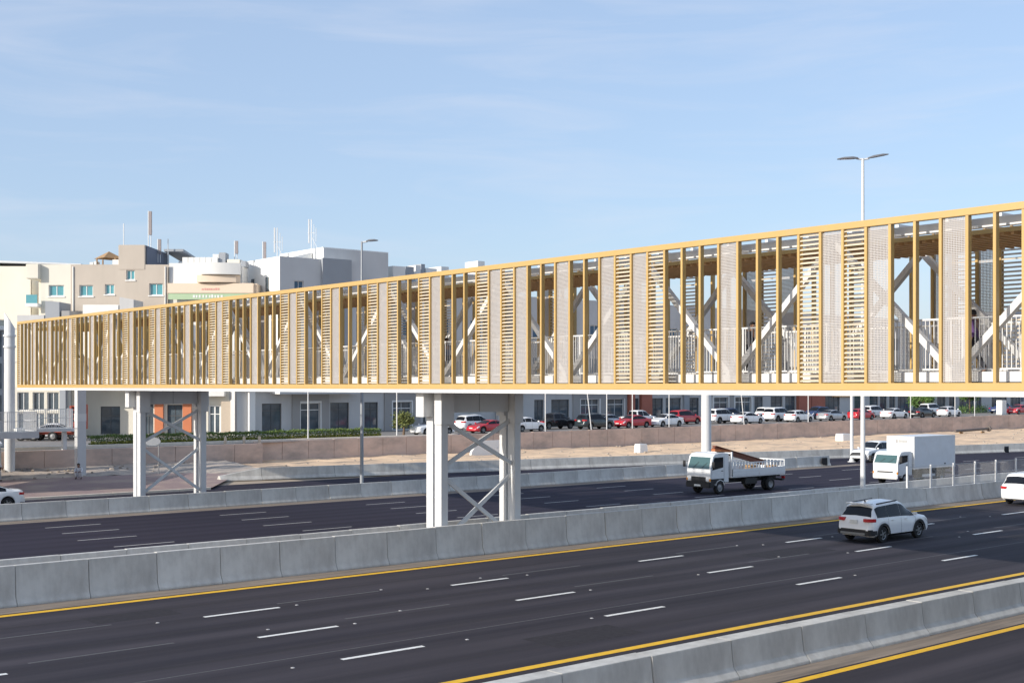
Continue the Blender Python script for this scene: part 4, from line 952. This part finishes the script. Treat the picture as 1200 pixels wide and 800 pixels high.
    for xw in c['wh']:
        ln_ = MB(); k_ = 14
        for s in (1, -1):
            b0 = len(ln_.v)
            for i in range(k_+1):
                t = math.pi*i/k_; rr = AR-.012
                for y in (s*(W-.30), s*(W-.015)): ln_.v.append((xw+rr*math.cos(t), y, c['wr']+rr*math.sin(t)-.012))
            for i in range(k_): ln_.f.append((b0+2*i,b0+2*i+1,b0+2*i+3,b0+2*i+2))
            n0 = len(ln_.v); ln_.v += [(xw+(AR-.012)*math.cos(math.pi*i/k_), s*(W-.30), c['wr']+(AR-.012)*math.sin(math.pi*i/k_)-.012) for i in range(k_+1)]; ln_.f.append(tuple(range(n0, n0+k_+1)))
        parts.append(('wheel_liner', ln_.mesh('wheel_liner', 'plastic_black'), None))
    p = MB().box(Lh-.02, Lh+.012, -.26, .26, .48, .58); parts.append(('number_plate', p.mesh('number_plate', 'plate'), None))
    p = MB().box(-Lh-.012, -Lh+.02, -.26, .26, .50, .62) if kind != 'suv' else MB().box(-2.30, -2.272, -.2, .2, .84, .99); parts.append(('number_plate', p.mesh('number_plate', 'plate'), None))
    wr = c['wr']; tw = .21
    ty = MB().lathe([(wr*.62,-tw/2+.01),(wr*.80,-tw/2),(wr*.95,-tw/2+.015),(wr,-tw/2+.05),(wr,tw/2-.05),(wr*.95,tw/2-.015),(wr*.80,tw/2),(wr*.62,tw/2-.01)], axis='y', seg=28).mesh('wheel', 'tyre', smooth=True)
    rm = MB().lathe([(wr*.64,tw/2-.03),(wr*.60,tw/2-.012),(wr*.54,tw/2-.03)], axis='y', seg=28)
    for i in range(5):
        t = 2*math.pi*i/5; d = Vector((math.cos(t),0,math.sin(t))); e = Vector((-math.sin(t),0,math.cos(t)))*wr*.09; y = Vector((0,tw/2-.02,0))
        rm.quad(d*wr*.08-e*1.3+y, d*wr*.58-e+y, d*wr*.58+e+y, d*wr*.08+e*1.3+y)
    rm.lathe([(0,tw/2-.01),(wr*.14,tw/2-.015),(wr*.16,tw/2-.04)], axis='y', seg=12)
    rmm = rm.mesh('rim', 'rim', smooth=True); bk = MB().lathe([(0,tw/2-.075),(wr*.6,tw/2-.07)], axis='y', seg=20).mesh('brake_disc', 'plastic_black')
    PROTO[kind] = (parts, ty, rmm, bk, c); return PROTO[kind]
def car(kind, loc, rz, paint, label, cat='car', group=None, scale=1., name='car'):
    parts, ty, rm, bk, c = car_proto(kind)
    r = thing(name, label, cat, loc, rz, group)
    r.scale = (scale,)*3
    for nm, me, pt in parts: put(nm, me, r, paint=paint if pt else None)
    for xw in c['wh']:
        for s in (1, -1):
            o = put('wheel', ty, r, (xw, s*(c['W']-.125), c['wr']), 0 if s > 0 else math.pi); put('rim', rm, o); put('brake_disc', bk, o)
    return r
hero = car('suv', (48.15, 32.0, .0), 0, 'paint_white', 'white SUV with black lower bumper driving away on the near carriageway', 'SUV', name='suv')
c = CARS['suv']
MB().prism([(-2.05,.40),(2.05,.40),(2.05,.40)], 0, 0, 'x') if False else None
rb = MB().prism([(-2.35,-.62),(-2.33,-.78),(-2.2,-.90),(-1.86,-.935),(-1.86,.935),(-2.2,.90),(-2.33,.78),(-2.35,.62)], .34, .60, 'z').build('rear_bumper', 'plastic_black', hero, bevel=.04)
put('skid_plate', MB().box(-2.375,-2.335,-.62,.62,.36,.46).mesh('skid_plate', 'rim', bevel=.01), rb)
for s in (1,-1):
    MB().bar((-1.5,s*.62,1.665),(.0,s*.62,1.74),.04,.05).build('roof_rail', 'plastic_black', hero); 
    for xw in c['wh']:
        m = MB(); k = 14
        for i in range(k+1):
            t = math.pi*i/k; a = .40; b = .50
            for rr in (a, b): m.v.append((xw+rr*math.cos(t), s*.936, .36+rr*math.sin(t)))
        for i in range(k): m.f.append((2*i,2*i+1,2*i+3,2*i+2))
        m.build('arch_trim', 'plastic_black', hero)
    for x in (-.78,.22): MB().box(x, x+.2, s*.905, s*.945, .94, .965).build('door_handle', 'paint_white', hero)
MB().box(-2.0,-1.72,-.62,.62,1.655,1.70).build('spoiler', 'paint_white', hero, bevel=.02)
MB().bar((-1.35,0,1.68),(-1.5,0,1.78),.03,.05).build('roof_antenna', 'plastic_black', hero)
car('suv_big', (69.4, 35.95, 0), 0, 'paint_white', 'large white SUV cut off by the right edge of the picture', 'SUV', name='suv')
car('suv_big', (x_on(1024,65.2), 65.2, 0), math.pi, 'paint_white', 'white SUV driving behind the box truck on the merging lane', 'SUV', name='suv')
car('sedan', (20.9, 71.2, 0), math.pi, 'paint_white', 'white sedan cut off by the left edge, its red tail lamp showing', 'sedan', name='sedan')
PK = [  # px, row Y, kind, paint, flip, label, category
 (507,97.9,'sedan','white',1,'white sedan parked behind the near columns of the median pier','sedan'),
 (572,97.9,'coupe','red',1,'low red coupe parked between the columns of the median pier','coupe'),
 (557,102.6,'suv','white',0,'white SUV parked behind the low red coupe','SUV'),
 (617,97.9,'hatch','white',0,'white hatchback right of the median pier','hatchback'),
 (650,101.2,'pickup','black',0,'black pickup right of the white hatchback','pickup'),
 (697,97.9,'suv','teal',0,'dark teal SUV parked left of the red sedan','SUV'),
 (713,102.4,'sedan','silver',0,'grey sedan half hidden behind the dark teal SUV','sedan'),
 (741,97.9,'sedan','red',1,'red sedan parked at the wall left of the white sedan','sedan'),
 (747,104.0,'pickup','white',0,'white pickup behind the red sedan','pickup'),
 (780,97.9,'sedan','white',1,'white sedan between the red sedan and the red SUV','sedan'),
 (802,102.2,'suv','red',0,'dark red SUV parked left of the gantry column','SUV'),
 (846,101.0,'suv_big','white',0,'white SUV right of the gantry column','SUV'),
 (856,105.6,'suv','blue',0,'dark blue SUV in the back row behind the white SUVs','SUV'),
 (876,97.8,'sedan','white',0,'white sedan at the wall in front of the leaning pole','sedan'),
 (896,104.6,'pickup','white',0,'white pickup behind and right of the leaning pole','pickup'),
 (913,101.0,'suv_big','white',0,'big white SUV left of the red shop pier','SUV'),
 (936,97.8,'hatch','white',0,'white hatchback in front of the red shop pier','hatchback'),
 (957,103.6,'suv','blue',1,'dark blue SUV right of the red shop pier','SUV'),
 (975,97.8,'sedan','silver',0,'silver sedan right of the red shop pier','sedan'),
 (1009,97.8,'hatch','red',0,'red hatchback behind the two lamp posts','hatchback'),
 (1024,102.6,'suv','white',0,'white SUV behind the red hatchback','SUV'),
 (1048,97.8,'sedan','white',0,'white sedan right of the two lamp posts','sedan'),
 (1081,97.8,'sedan','black',0,'black sedan under the small round tree','sedan'),
 (1092,102.8,'suv_big','white',0,'white SUV behind the black sedan','SUV'),
 (1112,97.8,'hatch','white',0,'white hatchback right of the black sedan','hatchback'),
 (1174,102.0,'pickup','blue',0,'blue pickup near the right edge of the parking lot','pickup'),
 (1193,97.8,'hatch','red',1,'red hatchback at the right edge of the parking lot','hatchback'),
]
for px, Y, kd, pt, fl, lab, cat in PK:
    X = x_on(px, Y); car(kd, (X, Y, lotz(X)), R(180 if fl else 0)+R(rnd.uniform(-2,2)), 'paint_'+pt, lab, cat, 'cars parked on the upper lot', name={'SUV':'suv'}.get(cat, cat))
car('sedan', (*at_depth(66,113),1.96), R(-25), 'paint_white', 'white sedan behind the red trailer at the left', 'sedan', name='sedan')
X = x_on(1164, 99.5)
r = thing('roadside_cabinet', 'white utility cabinet beside the blue pickup on the lot', 'cabinet', (X, 98.2, lotz(X)))
MB().box(-.7,.7,-.45,.45,.1,2.2).build('body', 'frame_white', r, bevel=.03); MB().box(-.62,-.03,-.475,-.452,.2,2.1).build('door', 'plaster_white', r); MB().box(.03,.62,-.475,-.452,.2,2.1).build('door', 'plaster_white', r); MB().box(-.75,.75,-.5,.5,-.02,.1).build('plinth', 'concrete', r)

# ------------------------------------------------------------------ trucks (front towards +x, built in local coordinates)
def truck_wheel(r, x, y, wr=.42, tw=.25, s=1, dual=False):
    o = put('wheel', MB().lathe([(wr*.58,-tw/2),(wr*.9,-tw/2),(wr,-tw/2+.05),(wr,tw/2-.05),(wr*.9,tw/2),(wr*.58,tw/2)], axis='y', seg=26).mesh('wheel', 'tyre', smooth=True), r, (x, y, wr), 0 if s > 0 else math.pi)
    put('rim', MB().lathe([(wr*.6,tw/2-.02),(wr*.5,tw/2-.05),(wr*.3,tw/2-(.12 if dual else .0)),(0,tw/2-(.12 if dual else -.02))], axis='y', seg=20).mesh('rim', 'steel_dark', smooth=True), o)
def cab(r, x0, w, zb, zt, m='truck_white', dark_band=True):
    """forward-control cab whose rear is at x0, 1.75 long"""
    L_ = 1.75
    prof = [(x0,zb),(x0+.35,zb),(x0+.35,zb+.05),(x0+L_-.95,zb+.05),(x0+L_-.05,zb),(x0+L_,zb+.15),(x0+L_+.02,zb+.85),(x0+L_-.22,zt-.22),(x0+L_-.42,zt-.05),(x0+.9,zt),(x0+.05,zt-.02),(x0,zt-.1)]
    c_ = MB().prism(prof, -w, w, 'y').build('cab', m, r, bevel=.05)
    def scr(t): a = Vector((x0+L_+.02,0,zb+.85)); b = Vector((x0+L_-.22,0,zt-.22)); return a.lerp(b, t)
    a, b = scr(.04), scr(.96); n = Vector((.97,0,.2))*.012
    q = MB().quad(a+n+Vector((0,-w*.90,0)), a+n+Vector((0,w*.90,0)), b+n+Vector((0,w*.84,0)), b+n+Vector((0,-w*.84,0))); put('windscreen', q.mesh('windscreen', 'glass_screen'), r)
    q = MB()
    for y in (-.45,.25): q.bar(a+n*2+Vector((0,y,.02)), a.lerp(b,.55)+n*2.2+Vector((0,y+.4,0)), .015, .015)
    put('wipers', q.mesh('wipers', 'plastic_black'), r)
    for s in (1,-1):
        y = s*(w+.006); q = MB(); q.v = [(x0+.55,y,zb+.95),(x0+L_-.16,y,zb+.80),(x0+L_-.34,y,zt-.28),(x0+.55,y,zt-.26)]; q.f = [(0,1,2,3)]
        put('side_window', q.mesh('side_window', 'glass_car'), r)
        q = MB()
        for x in (x0+.47, x0+L_-.12): q.box(x-.008, x+.008, s*(w+.001), s*(w+.005), zb+.2, zb+.8 if x > x0+1 else zt-.2)
        put('door_seam', q.mesh('door_seam', 'plastic_black'), r)
        MB().box(x0+.58,x0+.74,s*(w),s*(w+.03),zb+.72,zb+.76).build('door_handle', 'plastic_black', r)
        mi = MB().box(x0+L_-.05,x0+L_+.03,s*(w+.14),s*(w+.34),zb+.95,zb+1.35).build('mirror', 'plastic_black', r, bevel=.02)
        put('mirror_arm', MB().bar((x0+L_-.1,s*w,zb+1.3),(x0+L_,s*(w+.2),zb+1.25),.025,.025).bar((x0+L_-.1,s*w,zb+.98),(x0+L_,s*(w+.2),zb+1.0),.025,.025).mesh('mirror_arm', 'plastic_black'), mi)
        MB().box(x0+L_-.02,x0+L_+.035,s*(w-.38),s*(w-.08),zb+.10,zb+.30).build('headlight', 'lamp_clear', r, bevel=.02)
        MB().box(x0+L_-.06,x0+L_+.03,s*(w-.075),s*(w+.006),zb+.12,zb+.28).build('indicator', 'lamp_amber', r)
    return c_
def flatbed():
    r = thing('flatbed_truck', 'white flatbed truck with brown beam on its load bed driving on the far carriageway', 'truck', (62.6, 52.6, 0), math.pi)
    w = .98; x0 = 1.9
    cab(r, x0, w, .72, 2.58)
    MB().box(x0+1.74, x0+1.785, -.60, .60, .80, 1.10).build('grille', 'plastic_black', r, bevel=.01)
    for s in (1,-1): MB().box(x0+.5, x0+1.72, s*.982, s*.992, .70, .98).build('lower_panel', 'plastic_black', r)
    MB().box(x0+1.35, x0+1.86, -1.0, 1.0, .42, .80).build('front_bumper', 'plastic_black', r, bevel=.04)
    MB().box(x0+1.865,x0+1.88,-.26,.26,.5,.62).build('number_plate', 'plate', r)
    MB().box(-3.5, x0+1.2, -.42, -.3, .62, .86).box(-3.5, x0+1.2, .3, .42, .62, .86).box(-3.4,-3.2,-.4,.4,.62,.86).box(-.5,-.3,-.4,.4,.62,.86).build('chassis', 'chassis', r)
    MB().box(-3.65, 1.78, -1.06, 1.06, .98, 1.10).build('bed_floor', 'truck_white', r, bevel=.01)
    for x in (-3.2,-2.2,-1.2,-.2,.8): MB().box(x-.05,x+.05,-.95,.95,.865,.975).build('cross_member', 'chassis', r)
    for s in (1,-1):
        for a, b in ((-3.62,-.95),(-.92,1.75)):
            p = MB().box(a, b, s*1.06, s*1.10, 1.06, 1.52).build('side_board', 'truck_white', r, bevel=.008)
            put('rib', MB().box(a+.02,b-.02,s*1.101,s*1.115,1.2,1.23).box(a+.02,b-.02,s*1.101,s*1.115,1.36,1.39).mesh('rib', 'truck_white'), p)
        q = MB()
        x = -3.4
        while x < 1.5: q.box(x-.03,x+.03,s*1.05,s*1.09,1.53,1.86 if x < 1.2 else 2.0); x += .30
        q.box(-3.45,1.5,s*1.045,s*1.095,1.86,1.92); q.build('side_rack', 'truck_white', r)
        MB().box(1.66,1.76,s*1.0,s*1.1,1.0,2.62).build('rack_post', 'truck_white', r)
        MB().box(-.9,.3,s*.62,s*.98,.5,.9).build('side_locker', 'chassis', r, bevel=.03)
        MB().box(-3.72,-3.66,s*.75,s*1.0,.7,.86).build('tail_light', 'lamp_red', r)
        # mud guards
        MB().prism([(x0+.42,.55),(x0+.55,.82),(x0+.85,.93),(x0+1.15,.82),(x0+1.28,.55),(x0+1.24,.55),(x0+1.12,.78),(x0+.85,.88),(x0+.58,.78),(x0+.46,.55)], s*.72, s*1.0, 'y').build('mudguard', 'truck_white', r)
        truck_wheel(r, x0+.85, s*.86, s=s); truck_wheel(r, -2.2, s*.92, s=s, dual=True); truck_wheel(r, -2.2, s*.64, s=s, dual=True)
    p = MB().box(-3.66,-3.62,-1.05,1.05,1.06,1.52); p.build('tail_board', 'truck_white', r)
    q = MB()
    for i in range(8): y = -1+i*.285; q.box(-3.66,-3.63,y-.03,y+.03,1.53,1.9)
    q.box(-3.67,-3.62,-1.05,1.05,1.9,1.96).build('rear_rack', 'truck_white', r)
    MB().box(1.7,1.75,-1.04,1.04,1.1,2.0).box(1.69,1.76,-1.04,1.04,2.5,2.58).build('head_board', 'truck_white', r)
    MB().box(-3.9,-3.68,-.8,.8,.55,.68).build('rear_bumper', 'chassis', r)
    t = thing('steel_beam', 'long rusty brown beam lying slanted on the white flatbed truck', 'beam', (62.6, 52.6, 0), math.pi)
    MB().prism([(2.35,2.74),(2.2,2.98),(-2.7,1.86),(-2.6,1.60)], -.1, .12, 'y').build('web', 'rust_brown', t, bevel=.02)
    MB().bar((2.3,.01,2.72),(-2.6,.01,1.60),.36,.04).build('flange', 'rust_brown', t); MB().bar((2.2,.01,2.99),(-2.65,.01,1.88),.36,.04).build('flange', 'rust_brown', t)
    MB().bar((2.62,.3,2.74),(1.0,.25,2.62),.3,.14).build('end_plate', 'rust_orange', t)
    for i, (x, y, hh, lab) in enumerate(((-2.9,.5,.55,'short wooden crate at the tail of the flatbed truck'),(-2.1,-.55,.45,'low wooden crate beside the brown beam on the flatbed truck'))):
        k = thing('wooden_crate', lab, 'crate', (62.6-x, 52.6-y, 1.1), math.pi)
        for z in (0,.17,.34): MB().box(-.35,.35,-.3,-.27,z,z+.13).box(-.35,.35,.27,.3,z,z+.13).box(-.35,-.32,-.27,.27,z,z+.13).box(.32,.35,-.27,.27,z,z+.13).build('plank', 'wood', k)
        MB().box(-.31,.31,-.26,.26,.0,.03).build('bottom', 'wood', k)
flatbed()
def boxtruck():
    r = thing('box_truck', 'white box truck with pale blue-grey side driving on the far carriageway', 'truck', (78.0, 49.4, 0), math.pi)
    w = .98; x0 = 1.75
    cab(r, x0, w, .62, 2.28)
    MB().box(x0+1.68, x0+1.83, -.97, .97, .40, .78).build('front_bumper', 'truck_white', r, bevel=.05)
    MB().box(x0+1.76, x0+1.79, -.6, .6, .84, .92).build('grille', 'plastic_black', r); MB().box(x0+1.762, x0+1.785, -.34, .34, 1.0, 1.06).build('emblem', 'steel_grey', r)
    MB().box(x0+1.835,x0+1.85,-.26,.26,.48,.60).build('number_plate', 'plate', r)
    b = MB().box(-3.55, 1.66, -1.08, 1.08, 1.02, 3.28).build('cargo_box', 'truck_box', r, bevel=.03)
    put('corner_trim', MB().box(1.60,1.672,-1.095,-1.04,1.0,3.29).box(1.60,1.672,1.04,1.095,1.0,3.29).box(-3.56,-3.48,-1.095,-1.04,1.0,3.29).box(-3.56,-3.48,1.04,1.095,1.0,3.29).mesh('corner_trim', 'frame_white'), b)
    put('roof_rail', MB().box(-3.5,1.6,-1.094,-1.04,3.2,3.292).box(-3.5,1.6,1.04,1.094,3.2,3.292).mesh('roof_rail', 'frame_white'), b)
    put('front_panel', MB().box(1.662,1.674,-1.03,1.03,1.05,3.19).mesh('front_panel', 'frame_white'), b)
    lg = MB(); q = random.Random(4); y = -.15
    while y < .55: ww = q.uniform(.05,.09); lg.box(1.676,1.684,y,y+ww,2.84,3.04); y += ww+q.uniform(.02,.04)
    y = .0
    while y < .4: ww = q.uniform(.04,.07); lg.box(1.676,1.684,y,y+ww,2.66,2.76); y += ww+.03
    lg.box(1.676,1.684,-.36,-.2,2.80,3.06); put('lettering', lg.mesh('lettering', 'panel_grey'), b)
    MB().box(-3.4, x0+1.2, -.42, -.3, .60, .84).box(-3.4, x0+1.2, .3, .42, .60, .84).build('chassis', 'chassis', r)
    for x in (-3.0,-2.0,-1.0,0,1.0): MB().box(x-.06,x+.06,-1.0,1.0,.85,1.015).build('cross_member', 'chassis', r)
    for s in (1,-1):
        MB().box(-1.1,.5,s*.95,s*1.0,.45,.62).build('side_guard', 'steel_grey', r); MB().box(-.6,.4,s*.55,s*.9,.42,.86).build('fuel_tank', 'chassis', r, bevel=.05)
        MB().box(-3.62,-3.57,s*.75,s*1.0,.72,.88).build('tail_light', 'lamp_red', r)
        MB().box(-2.3,-2.15,s*1.082,s*1.1,1.25,1.33).build('side_marker', 'plastic_black', r)
        MB().prism([(x0+.42,.5),(x0+.55,.77),(x0+.85,.88),(x0+1.15,.77),(x0+1.28,.5),(x0+1.24,.5),(x0+1.12,.73),(x0+.85,.83),(x0+.58,.73),(x0+.46,.5)], s*.72, s*1.0, 'y').build('mudguard', 'truck_white', r)
        truck_wheel(r, x0+.85, s*.86, .39, s=s); truck_wheel(r, -1.9, s*.92, .39, s=s, dual=True); truck_wheel(r, -1.9, s*.65, .39, s=s, dual=True)
    MB().box(-3.6,-3.52,-1.0,1.0,.5,.62).build('rear_bumper', 'chassis', r)
boxtruck()
# red low-loader trailer with raised ramp on the upper level at the left
r = thing('red_trailer', 'red low-loader trailer with raised ramp behind the left end column', 'trailer', (*at_depth(63,110),1.96), R(-39.7))
MB().box(-3.4,1.9,-.9,.9,.75,.95).build('bed', 'loader_red', r, bevel=.02)
MB().box(-3.4,1.9,-.5,-.35,.55,.75).box(-3.4,1.9,.35,.5,.55,.75).build('frame', 'loader_red', r)
MB().prism([(1.2,.95),(1.6,.95),(2.15,1.3),(2.2,1.75),(1.7,1.3)], -.9, .9, 'y').build('gooseneck', 'loader_red', r)
MB().box(1.75,1.95,-1.0,1.0,.9,3.1).box(2.5,2.7,-1.0,1.0,1.0,3.2).build('ramp_frame', 'loader_red', r, bevel=.02)
for z in (1.1,1.5,1.9,2.3,2.7,3.0): MB().box(1.8,2.65,-.95,.95,z,z+.09).build('ramp_rung', 'loader_red', r)
MB().bar((2.6,-.9,1.9),(3.0,-.9,1.55),.12,.14).build('ramp_stay', 'loader_red', r)
for x in (-2.6,-1.5,.2):
    for s in (1,-1): truck_wheel(r, x, s*.8, .42, s=s)
MB().tube([(-2.2,-1.02,1.1),(-1.6,-1.02,1.25),(-1.0,-1.02,1.1)], .05, 6).build('hose', 'rubber_black', r)

# ------------------------------------------------------------------ people
def skin_mesh(name, V, E, m, sub_=2):
    keys = list(V); me = bpy.data.meshes.new(name); me.from_pydata([V[k][0] for k in keys], [(keys.index(a), keys.index(b)) for a, b in E], [])
    o = bpy.data.objects.new(name, me); col.objects.link(o); md = o.modifiers.new('s', 'SKIN'); md.use_smooth_shade = True
    for i, k in enumerate(keys):
        sv = me.skin_vertices[0].data[i]; rr = V[k][1]; sv.radius = rr if isinstance(rr, tuple) else (rr, rr); sv.use_root = i == 0
    s2 = o.modifiers.new('b', 'SUBSURF'); s2.levels = sub_; s2.render_levels = sub_
    dg = bpy.context.evaluated_depsgraph_get(); nm = bpy.data.meshes.new_from_object(o.evaluated_get(dg)); nm.name = name
    bpy.data.objects.remove(o); nm.materials.clear(); nm.materials.append(MATS[m])
    for p in nm.polygons: p.use_smooth = True
    return nm
def person(loc, rz, label, shirt, trousers, pose='stand', hair=True, long_robe=False):
    r = thing('person', label, 'person', loc, rz)
    # x forward, y left
    if pose == 'squat':
        J = dict(pel=(-.10,0,.26), waist=(-.06,0,.40), chest=(.04,0,.58), neck=(.10,0,.74), hd=(.13,0,.82), crown=(.14,0,.93),
                 hipL=(-.08,.11,.24), kneeL=(.30,.17,.46), ankL=(.06,.15,.08), toeL=(.22,.17,.035), hipR=(-.08,-.11,.24), kneeR=(.30,-.17,.46), ankR=(.06,-.15,.08), toeR=(.22,-.17,.035),
                 shL=(.04,.17,.66), elL=(.20,.22,.46), wrL=(.40,.12,.46), paL=(.47,.09,.46), shR=(.04,-.17,.66), elR=(.20,-.22,.46), wrR=(.40,-.12,.46), paR=(.47,-.09,.46))
    else:
        s = .22 if pose == 'walk' else .03
        J = dict(pel=(0,0,.93), waist=(0,0,1.08), chest=(.01,0,1.30), neck=(.01,0,1.47), hd=(.03,0,1.57), crown=(.03,0,1.68),
                 hipL=(0,.10,.90), kneeL=(s*.75,.10,.49), ankL=(s*.8,.10,.08), toeL=(s*.8+.17,.11,.035), hipR=(0,-.10,.90), kneeR=(-s*.3,-.10,.48), ankR=(-s*1.4,-.10,.10), toeR=(-s*1.4+.16,-.11,.035),
                 shL=(0,.185,1.40), elL=(-s*.5-.02,.235,1.13), wrL=(-s*.5+.06,.24,.90), paL=(-s*.5+.08,.24,.83), shR=(0,-.185,1.40), elR=(s*.5-.02,-.235,1.13), wrR=(s*.5+.09,-.24,.91), paR=(s*.5+.12,-.24,.84))
    rad = dict(pel=(.14,.11), waist=(.13,.10), chest=(.155,.11), neck=.052, hd=.082, crown=.075, hip=.085, knee=.058, ank=.04, toe=.036, sh=.062, el=.042, wr=.028, pa=(.036,.018))
    V = {k: (v, rad.get(k, rad.get(k[:-1]))) for k, v in J.items()}
    E = [('pel','waist'),('waist','chest'),('chest','neck'),('neck','hd'),('hd','crown')]
    for s_ in 'LR': E += [('pel','hip'+s_),('hip'+s_,'knee'+s_),('knee'+s_,'ank'+s_),('ank'+s_,'toe'+s_),('chest','sh'+s_),('sh'+s_,'el'+s_),('el'+s_,'wr'+s_),('wr'+s_,'pa'+s_)]
    for s_ in 'LR':
        p, wv = Vector(J['pa'+s_]), Vector(J['wr'+s_]); d = (p-wv).normalized(); sd = Vector((1,0,0)) if pose != 'squat' else Vector((0,0,1)); sd = (sd-d*sd.dot(d)).normalized(); cu = d.cross(sd)*(1 if s_ == 'L' else -1)
        for i, (o_, ln) in enumerate(((-.027,.058),(-.009,.072),(.009,.078),(.027,.070))):
            a = p+sd*o_+d*.03; b = a+d*ln*.6+cu*.008; c2 = b+d*ln*.35+cu*.02
            for j, q in enumerate((a, b, c2)): V['f%s%d%d' % (s_, i, j)] = (tuple(q), .0085-.001*j)
            E += [('pa'+s_, 'f%s%d0' % (s_, i)), ('f%s%d0' % (s_, i), 'f%s%d1' % (s_, i)), ('f%s%d1' % (s_, i), 'f%s%d2' % (s_, i))]
        a = wv.lerp(p,.5)+sd*.035; b = a+sd*.02+d*.035
        V['t%s0' % s_] = (tuple(a), .011); V['t%s1' % s_] = (tuple(b), .009); E += [('wr'+s_, 't%s0' % s_), ('t%s0' % s_, 't%s1' % s_)]
    body = put('body', skin_mesh('body', V, E, 'skin', 1), r)
    h = Vector(J['hd']).lerp(Vector(J['crown']), .45)
    for s_ in (1,-1):
        put('eye', MB().lathe([(0,-.012),(.010,-.006),(.012,0),(.010,.006),(0,.012)], tuple(h+Vector((.074,.03*s_,0))), 'x', 8).mesh('eye', 'eye'), r)
        put('ear', MB().lathe([(0,-.012),(.02,-.008),(.026,0),(.02,.008),(0,.012)], tuple(h+Vector((0,.083*s_,-.01))), 'y', 8).mesh('ear', 'skin'), r)
    put('nose', MB().prism([(h.x+.07,h.z+.012),(h.x+.108,h.z-.032),(h.x+.07,h.z-.036)], -.013, .013, 'y').mesh('nose', 'skin', bevel=.004), r)
    put('mouth', MB().box(h.x+.066,h.x+.082,-.024,.024,h.z-.066,h.z-.056).mesh('mouth', 'antenna_red'), r)
    hm = MB()
    for i in range(7):
        for j in range(16):
            t = 2*math.pi*j/16; e = math.pi/2*(1-i/6*1.25); rr = .10*(1+.03*math.sin(5*t))
            z = math.sin(e)*.105; x = math.cos(e)*math.cos(t)*rr; y = math.cos(e)*math.sin(t)*rr
            if i > 3 and math.cos(t) > .2: z = max(z, .045); x = min(x, .088)
            hm.v.append((h.x-.008+x, y*.93, h.z+.02+z))
    for i in range(6):
        for j in range(16): k = (j+1) % 16; hm.f.append((i*16+j, i*16+k, (i+1)*16+k, (i+1)*16+j))
    put('hair', hm.mesh('hair', 'hair', smooth=True), r)
    def grow(keys, f, ad): return {k: (V[k][0], tuple(x*f+ad for x in V[k][1]) if isinstance(V[k][1], tuple) else V[k][1]*f+ad) for k in keys}
    def lp(a, b, t, rr): return (tuple(Vector(J[a]).lerp(Vector(J[b]), t)), rr)
    SV = grow(['waist','pel','chest','shL','shR','elL','elR'], 1.08, .014); SV['col'] = lp('chest','neck',.72,.075); SV['slL'] = lp('elL','wrL',.7,.052); SV['slR'] = lp('elR','wrR',.7,.052)
    put('shirt', skin_mesh('shirt', SV, [('waist','pel'),('waist','chest'),('chest','col'),('chest','shL'),('chest','shR'),('shL','elL'),('shR','elR'),('elL','slL'),('elR','slR')], shirt, 1), r)
    TV = grow(['pel','hipL','hipR','kneeL','kneeR'], 1.08, .014); TV['cuL'] = lp('kneeL','ankL',.9,.066); TV['cuR'] = lp('kneeR','ankR',.9,.066)
    put('trousers', skin_mesh('trousers', TV, [('pel','hipL'),('pel','hipR'),('hipL','kneeL'),('hipR','kneeR'),('kneeL','cuL'),('kneeR','cuR')], trousers, 1), r)
    for s_ in 'LR':
        a, b = Vector(J['ank'+s_]), Vector(J['toe'+s_]); SH = {'a': ((a.x-.05,a.y,.04),.042), 'b': ((a.x+.02,a.y,.045),.048), 'c': ((b.x,b.y,.036),.042), 'd': ((b.x+.05,b.y,.03),.03)}
        put('shoe', skin_mesh('shoe', SH, [('a','b'),('b','c'),('c','d')], 'plastic_black', 1), r)
    return r
FZ = H+.335
def on_bridge(px, X):
    t = (px-600)/FOC; return X*(SA-CA*t)/(CA+SA*t)
person((31.6, on_bridge(881,31.6), FZ), R(-90), 'person in dark clothes with black hair walking inside the footbridge, right of centre', 'cloth_dark', 'cloth_dark', 'walk')
person((31.2, on_bridge(1141,31.2), FZ), R(90), 'person in purple top walking inside the footbridge near the right edge', 'cloth_purple', 'cloth_dark', 'walk')
person((32.0, on_bridge(523,32.0), FZ), R(-90), 'person in blue shirt walking inside the footbridge above the median pier', 'cloth_blue', 'cloth_dark', 'walk')
sq = person((33.0, 88.5, .125), R(-120), 'person in white clothes squatting on the pavement by the square column', 'cloth_white', 'cloth_white', 'squat'); sq.scale = (1.15,)*3
person((27.75, 92.0-2.2, .125), R(10), 'person in white top and dark trousers walking at the left edge', 'cloth_white', 'cloth_dark', 'walk')

# helper properties are not part of the scene
for o in ROOTS:
    if '_org' in o: del o['_org']
